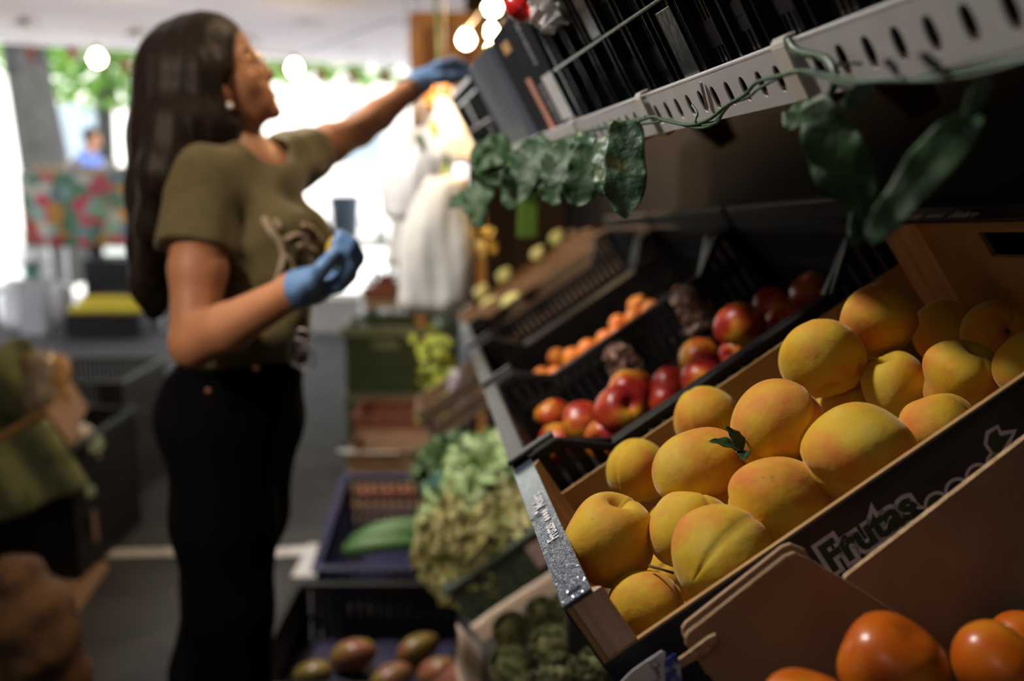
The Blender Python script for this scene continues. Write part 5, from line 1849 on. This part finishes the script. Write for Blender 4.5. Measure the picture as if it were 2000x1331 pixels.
crumple('small_bag', mat('mint_film', (.25, .50, .36), .35, (.5, .62, .5), 12, bump=.3), P(185, 880, y=3.30), _R, A([0, 1., 0]), ZA, .03, .04, .05, 42, 'mint green wrapper at the crate corner on the left', 'wrapper', .15)
cB0 = A([pr_[0] - .40, pr_[1] - .20, 0])
gs = P(212, 960, y=3.20) - cB0
MB().loft([[A([.413, gs[1], gs[2]]) + A([.010 * k, .022 * math.cos(t) * (1 - .3 * k) + .004 * math.sin(3 * t), .028 * math.sin(t) * (1 - .25 * k)]) for t in np.linspace(0, 6.28, 13)[:-1]] for k in range(3)]).build('mint_tag', mat('mint_film', (0, 0, 0)), cB)
MB().obox(A([.413, .10, .10]), A([.002, 0, 0]), A([0, .03, 0]), A([0, -.01, .11])).build('brown_tag', mat('brown_tag', (.30, .18, .11), .8, (.34, .21, .13), 20), cB)

q = P(134, 795, y=3.02)
lbx = thing('cardboard_box', 'open cardboard box lined with a green bag at the left edge', 'box', A([q[0], q[1], q[2] - .13]))
lb0 = A([q[0], q[1], q[2] - .13])
e1, e2 = nrm(P(-60, 905, y=2.90) - q), nrm([-.25, .95, .12])
e3 = nrm(np.cross(e1, e2))
e3 = e3 if e3[2] > 0 else -e3
bl, bd, bh = .44, .36, .13
MB().obox(-e3 * .0, e1 * bl, e2 * bd, e3 * .005).build('bottom', CARD, lbx)
MB().obox(A([0., 0, 0]), e1 * bl, e2 * .006, e3 * bh).build('panel', CARD, lbx)
MB().obox(e2 * bd, e1 * bl, e2 * .006, e3 * (bh + .12)).build('panel', CARD, lbx)
MB().obox(A([0., 0, 0]), e1 * .006, e2 * bd, e3 * bh).build('panel', CARD, lbx)
MB().obox(e1 * bl, e1 * .006, e2 * bd, e3 * bh).build('panel', CARD, lbx)
MB().obox(e3 * bh - e2 * .02 - e1 * .01, e1 * (bl + .01), e2 * .035, e3 * .018).build('rim_board', mat('kraft_board', (.3, .2, .1)), lbx, bevel=.003)
GBAG = mat('green_translucent_bag', (.24, .30, .16), .3, [(.34, .40, .24), (.14, .20, .09)], 8, (.35, .65), alpha=.88, bump=.3, bscale=30, bstretch=(4, 4, 1))
MB().sheet(lambda u, v: e1 * (bl * u) - e2 * (.025 + .03 * v + .012 * math.sin(u * 17)) + e3 * (bh * .98 - .25 * v * (1 - .30 * u)), 24, 10, .002).build('bag_lining', GBAG, lbx, True)
MB().sheet(lambda u, v: e1 * (.03 + (bl - .03) * u) + e2 * (bd - .012 + .012 * math.sin(u * 15)) + e3 * (.05 + .26 * v + .02 * math.sin(u * 9)), 24, 10, .002).build('bag_lining', GBAG, lbx, True)
GING = mat('tan_root', (.42, .25, .10), .7, (.52, .34, .17), 14, rnd=1, bump=.3, bscale=40)
for i, (x, y, r, lab) in enumerate([(98, 735, 36, 'tan root vegetable on top of the left box'), (70, 765, 28, 'tan root vegetable left of the top one'), (108, 770, 26, 'tan root vegetable by the green lining'), (60, 715, 24, 'pale tan root at the back of the left box'), (85, 800, 24, 'lowest tan root in the left box')]):
    p = P(x, y, y=3.2)
    me = fruit('root_vegetable', GING, r * depth(p) / FPX, 980 + i, 'mango', 26, 18)
    place_fruit('root_vegetable', me, p, orient(camdir(.3, .8, .2 * i), camdir(1, 0, .3)), lab, 'root', 'roots in the left cardboard box')
crumple('clear_bag', CLEARBAG, P(88, 800, y=3.18), _R, A([0, 1., 0]), ZA, .065, .06, .19, 44, 'clear plastic bag around the tan roots at left', 'bag', .08)
# brown sack and card on the floor
cs = [P(80, 1145, z=.004), P(206, 1098, z=.004), P(212, 1112, z=.004), P(140, 1215, z=.004), P(60, 1330, z=.004), P(-60, 1330, z=.004)]
cm = sum(cs) / 6
mb = MB()
mb.add([p - cm for p in cs] + [p - cm + A([0, 0, .006]) for p in cs], [(5, 4, 3, 2, 1, 0), (6, 7, 8, 9, 10, 11)] + [(i, (i + 1) % 6, 6 + (i + 1) % 6, 6 + i) for i in range(6)])
if np.cross(cs[1] - cs[0], cs[2] - cs[0])[2] < 0:
    mb.f = [f[::-1] for f in mb.f]
o = put('cardboard_sheet', mb.mesh('cardboard_sheet', CARD), None, Matrix.Translation(Vector(cm)))
tag(o, 'flat cardboard sheet lying on the floor under the left crate', 'cardboard')
SACK = mat('brown_sacking', (.085, .043, .02), .9, [(.13, .066, .027), (.06, .034, .024), (.17, .10, .045)], 9, (.32, .7), bump=.6, bscale=28)
Sk = Field((-1.75, 1.95, 0), (-.95, 2.65, .62), .012)
for (x, y, yy, r) in ((20, 1150, 2.32, .10), (60, 1215, 2.25, .11), (25, 1290, 2.2, .13), (85, 1310, 2.22, .08), (-40, 1230, 2.3, .14), (75, 1170, 2.35, .06)):
    Sk.ell(P(x, y, y=yy), (r, r * .9, r * .8), None, .05)
Sk.chain([P(20, 1320, y=2.25) - ZA * .1, A([P(20, 1320, y=2.25)[0], 2.25, .12])], [.16, .17], .08)
Sk.ripple(.008, lambda X, Y, Z: np.sin(60 * X + 20 * Z) * np.sin(45 * Z - 30 * Y) + np.sin(31 * X - 52 * Z))
so_ = put('sack', Sk.mesh('sack', SACK, A([-1.3, 2.3, 0])), None, Matrix.Translation(Vector((-1.3, 2.3, 0))))
tag(so_, 'crumpled brown sack standing in the bottom left corner', 'sack')
p = P(132, 1268, z=.05)
me = fruit('root_vegetable', mat('pale_root', (.30, .21, .17), .8, (.36, .26, .21), 20), .032, 995, 'mango', 26, 18)
place_fruit('root_vegetable', me, p, orient(camdir(.9, -.2, .2), camdir(0, 1, 0)), 'pale root lying on the floor beside the brown sack', 'root')

# ================================================================ FAR END, UNDER THE AWNING EDGE
cloth = bpy.data.materials.new('floral_cloth')
cloth.use_nodes = True
nt = cloth.node_tree
b = nt.nodes['Principled BSDF']
b.inputs['Roughness'].default_value = .8
tcn = nt.nodes.new('ShaderNodeTexCoord')
vo = nt.nodes.new('ShaderNodeTexVoronoi')
vo.inputs['Scale'].default_value = 9
nt.links.new(tcn.outputs['Object'], vo.inputs['Vector'])
sep = nt.nodes.new('ShaderNodeSeparateColor')
nt.links.new(vo.outputs['Color'], sep.inputs[0])
cr = nt.nodes.new('ShaderNodeValToRGB')
cr.color_ramp.interpolation = 'CONSTANT'
stops = [(0, (.30, .46, .42)), (.16, (.10, .24, .16)), (.32, (.52, .06, .09)), (.46, (.26, .44, .26)), (.58, (.60, .30, .07)), (.68, (.55, .55, .48)), (.80, (.14, .24, .28)), (.90, (.48, .10, .12))]
el = cr.color_ramp.elements
el[0].color = (*stops[0][1], 1)
el[1].position, el[1].color = stops[1][0], (*stops[1][1], 1)
for p_, c_ in stops[2:]:
    el.new(p_).color = (*c_, 1)
nt.links.new(sep.outputs[0], cr.inputs[0])
nt.links.new(cr.outputs[0], b.inputs['Base Color'])

yT = 8.1
cx0, cx1 = P(38, 340, y=yT)[0], P(300, 340, y=yT)[0]
zt, zb = P(100, 338, y=yT)[2], P(100, 482, y=yT)[2]
st = thing('stall_counter', 'tall market counter draped with a red and green floral cloth', 'counter', TM((cx0, yT, 0)))
cwid = cx1 - cx0
MB().sheet(lambda u, v: (cwid * u, -.02 + .025 * math.sin(u * 22) * v, zt - (zt - zb) * v), 40, 8, .003).build('cloth_front', cloth, st, True)
MB().box(0, cwid, 0, .6, zt - .02, zt).build('cloth_top', cloth, st)
MB().sheet(lambda u, v: (-.01 - .02 * math.sin(u * 9) * v, .6 * u, zt - (zt - zb) * v), 12, 8, .003).build('cloth_side', cloth, st, True)
for x in (.03, cwid - .07):
    for y in (.05, .55):
        MB().box(x, x + .04, y, y + .04, 0, zt - .02).build('leg', WHITEM, st)
MB().box(.05, cwid * .95, .1, .5, zt, zt + .05).build('wooden_ledge', mat('pale_kraft', (.6, .5, .3)), st)
for k, x in enumerate((.32, .62)):
    c_ = MB().lathe([(.04, 0), (.05, .01), (.055, .10), (.05, .11)], (0, 0, 0), 18)
    ob = put('white_cup', c_.mesh('white_cup', WHITEPL, True), None, Matrix.Translation(Vector((cx0 + x + .1, yT + .04, zt))))
    tag(ob, ['white tub on the floral counter, nearest the tree trunk', 'white tub on the floral counter, right of the other'][k], 'tub')
# black crates and lemons in front of the counter
lx = P(140, 600, y=7.9)[0]
crate('plastic_crate', 'black crate of lemons on the floor below the floral cloth', 'crate', TM((lx, 7.75, 0)), .60, .40, .20, BLACKP, slat=.02, gap=.006)
crate('plastic_crate', 'empty black crate stacked behind the lemon crate', 'crate', TM((lx - .02, 8.22, .30)), .62, .36, .28, BLACKP, slat=.02, gap=.006)
crate('plastic_crate', 'black crate at the foot of the stack behind the lemons', 'crate', TM((lx - .02, 8.22, 0)), .62, .36, .295, BLACKP, slat=.02, gap=.006)
YEL = mat('bright_lemon', (.80, .62, .02), .45, (.72, .60, .05), 20, rnd=1)
ORD = ['first', 'second', 'third', 'fourth', 'fifth', 'sixth', 'seventh']
for i in range(14):
    r_, k = divmod(i, 7)
    me = fruit('lemon', YEL, .043, 1000 + i % 4, 'mango', 18, 12)
    p = A([lx + .06 + .08 * k + .03 * r_, 7.84 + .13 * r_, .215 + .05 * r_])
    place_fruit('lemon', me, p, orient((1, .3 * math.sin(i), .2), (0, 0, 1)), ORD[k] + ' lemon from the left in the ' + ['front', 'back'][r_] + ' row of the far lemon crate', 'lemon', 'lemons in the far crate')
# white bags and greenery left of the crates
for k, (x, y, rx, hh, lab) in enumerate([(40, 600, .16, .42, 'big white bag on the floor at the far left'), (95, 585, .11, .36, 'white bag leaning next to the lemon crate stack'), (15, 500, .13, .5, 'white sack higher up at the far left edge')]):
    crumple('white_sack', mat('white_sacking', (.72, .72, .74), .6, (.66, .66, .68), 6), A([P(x, y, y=8.2)[0], 8.2 + .25 * k, 0 if k < 2 else .30]), _R, A([0, 1., 0]), ZA, rx, rx * .8, hh, 70 + k, lab, 'sack', .06)
sbx = thing('low_bench', 'low dark bench under the white sacks at the far left', 'bench', TM((P(-30, 560, y=8.5)[0], 8.5, 0)))
MB().box(0, .6, 0, .4, .26, .30).build('seat', BLACKPAINT, sbx)
for x in (.02, .54):
    for y in (.02, .34):
        MB().box(x, x + .04, y, y + .04, 0, .26).build('leg', BLACKPAINT, sbx)
pq = P(62, 520, y=7.95)
pt = thing('potted_plant', 'small red and green potted plant beside the white bags', 'plant', pq)
MB().lathe([(.05, -.10), (.07, 0), (.065, 0), (.05, -.06)], (0, 0, 0), 16).build('pot', mat('teal_pot', (.10, .28, .24), .5, (.12, .32, .28), 20), pt, True)
for k in range(16):
    me = leaf_mesh('leaf', LEAF if k % 4 else mat('red_leaf', (.4, .04, .05), .5, (.45, .06, .06), 20), .12, .05, .8, .2, .2, 860 + k % 5, 8, 4)
    a = k * 2.4
    place_leaf('leaf', me, pq, A([math.cos(a), math.sin(a), .5 + .6 * RNG.random()]), ZA, pt, pq)
pz = pq[2] - .10
o = MB().box(pq[0] - .1, pq[0] + .1, 7.87, 8.05, 0, pz)
tag(o.build('grey_box', mat('grey_board', (.42, .42, .45), .7, (.48, .48, .5), 6), None, bevel=.005), 'grey box under the small potted plant', 'box')

# white table with grey bin
yb = 8.45
bx0 = P(612, 470, y=yb)[0]
bx1 = P(775, 470, y=yb)[0]
ztb = P(650, 472, y=yb)[2]
wt_ = thing('white_table', 'white table with a grey bin on it, in the bright opening', 'table', TM((bx0, yb, 0)))
MB().box(0, bx1 - bx0, -.15, .45, ztb - .04, ztb).build('table_top', WHITEPL, wt_, bevel=.005)
for x in (.03, bx1 - bx0 - .07):
    for y in (-.12, .38):
        MB().box(x, x + .04, y, y + .04, 0, ztb - .04).build('leg', WHITEPL, wt_)
bc = P(675, 470, y=yb + .05)
bn = thing('grey_bin', 'blue-grey plastic bin standing on the white table', 'bin', A([bc[0], yb + .05, ztb]))
BINM = mat('blue_grey_plastic', (.14, .19, .26), .5, (.16, .21, .28), 6)
MB().lathe([(.105, 0), (.128, .36), (.135, .36), (.135, .385), (.12, .385), (.10, .02)], (0, 0, 0), 28).build('shell', BINM, bn, True)
MB().lathe([(.131, .30), (.134, .305), (.134, .318), (.131, .322)], (0, 0, 0), 28).build('band', BINM, bn, True)
pf = thing('styrofoam_box', 'white styrofoam box on the floor below the white table', 'box', TM((P(604, 630, y=7.95)[0], 7.95, 0)))
MB().box(0, .42, 0, .30, 0, .24).build('body', WHITEPL, pf, bevel=.01)
MB().box(-.01, .43, -.01, .31, .242, .30).build('lid', WHITEPL, pf, bevel=.01)
for k, (x, y) in enumerate(((650, 462), (745, 490))):
    q = A([P(x, y, y=yb - .05)[0], yb - .05, ztb])
    hp = thing('herb_pot', ['small herb pot in front of the grey bin', 'small herb pot at the right end of the white table'][k], 'plant', q)
    MB().lathe([(.035, 0), (.05, .07), (.045, .07), (.035, .02)], (0, 0, 0), 14).build('pot', WHITEPL, hp, True)
    for j in range(14):
        a = j * 2.4
        me = leaf_mesh('leaf', LEAF, .08, .04, .7, .2, .2, 870 + j % 4, 6, 4)
        place_leaf('leaf', me, q + ZA * .065, A([math.cos(a), math.sin(a), .4 + .6 * RNG.random()]), ZA, hp, q)

# bunting and string lights
FLAG = mat('faded_red_flag', (.48, .16, .13), .8, (.54, .20, .16), 20, transl=.3)
bt = thing('bunting', 'string of small faded red triangular flags under the awning', 'bunting', P(400, 110, y=7.6))
b0 = P(400, 110, y=7.6)
FL = [(60, 92), (140, 92), (200, 104), (245, 116), (310, 118), (560, 122), (625, 136), (690, 140), (752, 138)]
MB().tube([P(x, y, y=7.6) - b0 for x, y in FL], .004, 6).build('cord', WHITEPL, bt, True)
for x, y in (FL[0], FL[4], FL[-1]):
    MB().tube([P(x, y, y=7.6) - b0, P(x, y, y=7.6) - b0 + ZA * .2], .003, 6).build('tie', WHITEPL, bt)
for x, y in FL:
    p = P(x, y, y=7.6) - b0
    MB().prism([(-.055, 0), (.055, 0), (0, -.13)], p, A([1., 0, 0]), ZA, A([0, .002, 0])).build('flag', FLAG, bt)
BULB = mat('warm_bulb', (1.0, .80, .50), .3, emis=45)
sl_ = thing('string_lights', 'string of round warm bulbs hung under the awning toward the shelf', 'string lights', P(575, 120, y=6.4))
s0 = P(575, 120, y=6.4)
BL = [(190, 115, 6.4, .045), (575, 134, 6.4, .045), (910, 78, 3.7, .030), (962, 14, 3.2, .028), (960, 62, 3.1, .020), (958, 100, 3.1, .018)]
wp = [(-60, 70, 6.4), (190, 92, 6.4), (380, 88, 6.4), (575, 110, 6.4), (760, 40, 5.0), (910, 60, 3.7), (962, -8, 3.2), (990, -60, 3.0)]
MB().tube([P(x, y, y=yy) - s0 for x, y, yy in wp], .003, 6).build('cable', BLACKPAINT, sl_, True)
for i, (x, y, yy, r) in enumerate(BL):
    p = P(x, y, y=yy)
    gl_ = MB().lathe([(.001, -r), (r * .7, -r * .7), (r, 0), (r * .7, r * .7), (r * .35, r * 1.1)], p - s0, 16).build('bulb', BULB, sl_, True)
    MB().lathe([(r * .36, r * 1.05), (r * .36, r * 1.8), (r * .2, r * 1.9)], p - s0, 12).build('socket', BLACKPAINT, sl_, True)
    if i >= 2:
        ld = bpy.data.lights.new('bulb_light', 'POINT')
        ld.energy = 9
        ld.color = (1, .62, .28)
        ld.shadow_soft_size = r
        lo_b = bpy.data.objects.new('bulb_light', ld)
        COL.objects.link(lo_b)
        lo_b.location = Vector(p + A([-.01, -.05, 0]))
# dry sprigs pinned on the awning underside
for k, (x, y, yy) in enumerate([(50, 34, 7.2), (270, 56, 7.4), (480, 70, 7.6), (600, 28, 7.0), (690, 80, 8.0)]):
    p = P(x, y, y=yy)
    sp = thing('dry_sprig', ['olive dry sprig on the awning at the far left', 'brown sprig on the awning left of the head', 'pale sprig on the awning above the face', 'small sprig on the awning above the raised arm', 'sprig on the awning near the bright opening'][k], 'sprig', p)
    for j in range(9):
        me = leaf_mesh('leaf', mat('dry_leaf', (.30, .30, .16), .8, (.36, .30, .2), 20), .12, .045, .6, .2, .2, 880 + j % 4, 6, 4)
        a = j * 2.4
        place_leaf('leaf', me, p, A([math.cos(a), math.sin(a) * .5, -.15]), ZA, sp, p)

# ================================================================ THE STREET
BARK = mat('bark', (.022, .022, .022), .9, (.045, .043, .042), 8, stretch=(3, 3, .6), bump=.6, bscale=20)
LEAFC = mat('street_tree_leaf', (.12, .28, .04), .6, (.22, .40, .08), 1.5, transl=.5)


def tree(label, base, top, r0, crown, n_, seed, lean=True):
    base, top = A(base, float), A(top, float)
    t = thing('tree', label, 'tree', base)
    rg = np.random.default_rng(seed)
    pts = [base + (top - base) * s for s in np.linspace(0, 1, 7)]
    MB().tube([p - base for p in pts], [r0 * (1.15 - .5 * s) for s in np.linspace(0, 1, 7)], 12).build('trunk', BARK, t, True)
    c_, rad = A(crown[0], float), A(crown[1], float)
    for k in range(5):
        e = c_ + rg.normal(size=3) * rad * .4
        MB().tube([top - base - (top - base) * .15, (top + e) / 2 - base + rg.normal(size=3) * .2, e - base], [r0 * .45, r0 * .25, r0 * .08], 7).build('branch', BARK, t, True)
    q_ = rg.normal(size=(n_, 3))
    q_ /= np.linalg.norm(q_, axis=1)[:, None]
    q_ = c_ - base + q_ * rad * (rg.random((n_, 1)) ** .4)
    a = rg.normal(size=(n_, 3))
    a /= np.linalg.norm(a, axis=1)[:, None]
    b_ = np.cross(a, rg.normal(size=(n_, 3)))
    b_ /= np.linalg.norm(b_, axis=1)[:, None]
    s_ = .10 + .08 * rg.random((n_, 1))
    V_ = np.stack([q_ - a * s_, q_ - b_ * s_ * .5, q_ + a * s_, q_ + b_ * s_ * .5], 1).reshape(-1, 3)
    me = bpy.data.meshes.new('foliage')
    me.from_pydata(V_.tolist(), [], np.arange(n_ * 4).reshape(-1, 4).tolist())
    me.materials.append(LEAFC)
    fo = put('foliage', me, t)
    fo['kind'] = 'stuff'
    return t


g0 = P(92, 352, y=11.5)
tree('leaning dark street tree at the left edge of the opening', (g0[0] + .12, 11.5, 0), P(20, 60, y=11.5) + A([0, 0, 1.2]), .27, ((g0[0] - .6, 12, 4.6), (2.0, 2.2, 1.5)), 2600, 1)
tree('leafy street tree in the bright background behind the counter', (P(205, 400, y=17)[0], 17, 0), (P(205, 100, y=17)[0], 17, 3.6), .16, ((P(190, 100, y=17)[0], 17, 3.7), (2.2, 1.6, 1.5)), 2600, 2)
tree('street tree whose green shows under the awning at right', (P(850, 400, y=20)[0], 20, 0), (P(850, 100, y=20)[0], 20, 3.6), .18, ((P(660, 80, y=20)[0], 20, 4.4), (3.0, 1.8, 1.7)), 3400, 3)
tree('street tree behind the head of the reaching person', (P(420, 400, y=22)[0], 22, 0), (P(420, 100, y=22)[0], 22, 4.6), .18, ((P(420, 80, y=22)[0], 22, 4.8), (3.0, 1.8, 1.9)), 2400, 4)

FAC = mat('pale_facade', (.72, .70, .68), .85, (.76, .74, .72), .5)
bld = thing('building', 'pale sunlit building across the street', 'building', A([-14, 30, 0]))
MB().box(-14, 26, 0, 6, 0, 11).build('facade', FAC, bld)
MB().box(-14.3, 26.3, -.3, 6.3, 11, 11.5).build('cornice', FAC, bld)
for i in range(9):
    for j in range(3):
        x, z = -12 + i * 4.2, 1.2 + j * 3.3
        w_ = MB().box(x, x + 1.3, -.06, 0, z, z + 1.9).build('window', mat('window_frame', (.5, .48, .45), .6, (.54, .52, .5), 3), bld)
        MB().box(x + .1, x + 1.2, -.08, -.06, z + .1, z + 1.8).build('pane', mat('pane_glass', (.20, .25, .30), .1, (.22, .27, .32), 2), w_)

# passer-by in blue far behind the counter
pb0 = A([P(178, 300, y=12.8)[0], 12.8, 0])
man = thing('person', 'small distant person in a blue top behind the floral counter', 'person', pb0)
Pm = Field(pb0 + A([-.5, -.45, 0]), pb0 + A([.5, .45, 1.80]), .014)
zh = P(185, 270, y=12.8)[2]
Pm.ell(pb0 + A([.03, 0, zh]), (.085, .10, .12), None, .03)
Pm.ell(pb0 + A([.09, -.02, zh - .06]), (.05, .05, .06), None, .03)
Pm.cap(pb0 + A([0, 0, zh - .1]), pb0 + A([-.02, 0, zh - .2]), .055, .06, .03)
Pm.ell(pb0 + A([-.05, 0, zh - .38]), (.13, .18, .24), None, .05)
Pm.ell(pb0 + A([-.06, 0, zh - .62]), (.12, .16, .18), None, .05)
for s in (-1, 1):
    Pm.chain([pb0 + A([-.04, .19 * s, zh - .24]), pb0 + A([.02, .23 * s, zh - .5]), pb0 + A([.22, .16 * s, zh - .55])], [.055, .045, .035], .03)
    Pm.chain([pb0 + A([-.05, .09 * s, zh - .7]), pb0 + A([-.03, .10 * s, .46]), pb0 + A([-.06, .10 * s, .06])], [.09, .062, .045], .04)
    Pm.cap(pb0 + A([-.06, .10 * s, .04]), pb0 + A([.10, .10 * s, .035]), .04, .032, .02)
put('body', Pm.mesh('body', SKIN, pb0), man)
Tm = Field(pb0 + A([-.4, -.4, .7]), pb0 + A([.4, .4, 1.7]), .014)
Tm.ell(pb0 + A([-.05, 0, zh - .38]), (.145, .195, .25), None, .05)
Tm.ell(pb0 + A([-.06, 0, zh - .62]), (.14, .18, .19), None, .05)
for s in (-1, 1):
    Tm.chain([pb0 + A([-.04, .19 * s, zh - .24]), pb0 + A([.01, .225 * s, zh - .44])], [.075, .065], .03)
Tm.cut(pb0 + A([0, 0, zh - .74]), -ZA)
Tm.carve(pb0 + A([0, 0, zh - .06]), (.10, .10, .13))
put('blue_top', Tm.mesh('blue_top', mat('blue_cotton', (.10, .16, .48), .8, (.12, .19, .52), 20), pb0), man)
Hm = Field(pb0 + A([-.3, -.3, zh - .3]), pb0 + A([.3, .3, zh + .25]), .012)
Hm.ell(pb0 + A([.01, 0, zh + .02]), (.10, .112, .125), None, .02)
Hm.carve(pb0 + A([.15, 0, zh - .06]), (.12, .2, .12))
put('hair', Hm.mesh('hair', HAIR, pb0), man)
Jm = Field(pb0 + A([-.4, -.4, 0]), pb0 + A([.4, .4, 1.1]), .014)
Jm.ell(pb0 + A([-.06, 0, zh - .74]), (.14, .18, .14), None, .05)
for s in (-1, 1):
    Jm.chain([pb0 + A([-.05, .09 * s, zh - .75]), pb0 + A([-.03, .10 * s, .46]), pb0 + A([-.06, .10 * s, .09])], [.105, .08, .07], .04)
put('trousers', Jm.mesh('trousers', JEANS, pb0), man)

# ================================================================ UNSEEN LAMPS (a shop spot over the peaches, the rest added to brighten)
def spot(label, p, target, energy, color, size, radius, blend=.5):
    p, target = A(p, float), A(target, float)
    t = thing('unseen_spotlight', label, 'lamp', p)
    d = nrm(target - p)
    x = nrm(np.cross(d, ZA))
    ax = (x, np.cross(d, x), d)
    MB().lathe([(.02, -.10), (.045, -.08), (.055, .0), (.060, .02), (.052, .02), (.04, -.06)], (0, 0, 0), 20, ax).build('housing', BLACKPAINT, t, True)
    MB().tube([-d * .08, A([0, 0, 2.5 - p[2]])], .010, 8).build('arm', BLACKPAINT, t, True)
    ld = bpy.data.lights.new('spot', 'SPOT')
    ld.energy = energy
    ld.color = color
    ld.spot_size = size
    ld.spot_blend = blend
    ld.shadow_soft_size = radius
    lo_s = bpy.data.objects.new('spot_light', ld)
    COL.objects.link(lo_s)
    lo_s.location = Vector(p + d * .03)
    lo_s.rotation_euler = Vector(d).to_track_quat('-Z', 'Y').to_euler()
    return t


spot('black ceiling spotlight over the aisle aimed down at the peach box', (-.80, 1.30, 2.40), (.15, 1.0, 1.1), 110, (1, .93, .84), math.radians(85), .07, .7)
spot('added spotlight farther along the aisle brightening the lettuces and hanging bags', (-1.25, 2.45, 2.40), (-.1, 2.8, .9), 190, (1, .96, .90), math.radians(80), .10, .7)  # added spot, stands in for daylight on the lettuces and bags
spot('added warm fill spotlight, unseen, brightening the reaching person', (-1.55, .10, 2.35), (-.62, 1.9, 1.25), 130, (1, .80, .60), math.radians(44), .15, .8)  # added fill, lifts the person who is otherwise too dark
pnl = thing('unseen_fill_lamp', 'unseen round fill lamp added behind the viewer', 'lamp', (-.7, -1.0, 2.46))  # added weak fill for surfaces that face the camera
MB().lathe([(.20, 0), (.22, .01), (.22, .04), (.02, .04)], (0, 0, 0), 28).build('housing', WHITEPL, pnl, True)
ld = bpy.data.lights.new('panel', 'POINT')
ld.energy = 5
ld.color = (1, .92, .86)
ld.shadow_soft_size = .2
lo_p = bpy.data.objects.new('fill_light', ld)
COL.objects.link(lo_p)
lo_p.location = (-.7, -1.0, 2.22)
spot('added small warm fill spotlight above the shelf brightening the face', (.0, 2.05, 2.40), (-.48, 1.96, 1.50), 32, (1, .74, .48), math.radians(40), .06, .8)  # added fill, brings warm light onto the face from the shelf side
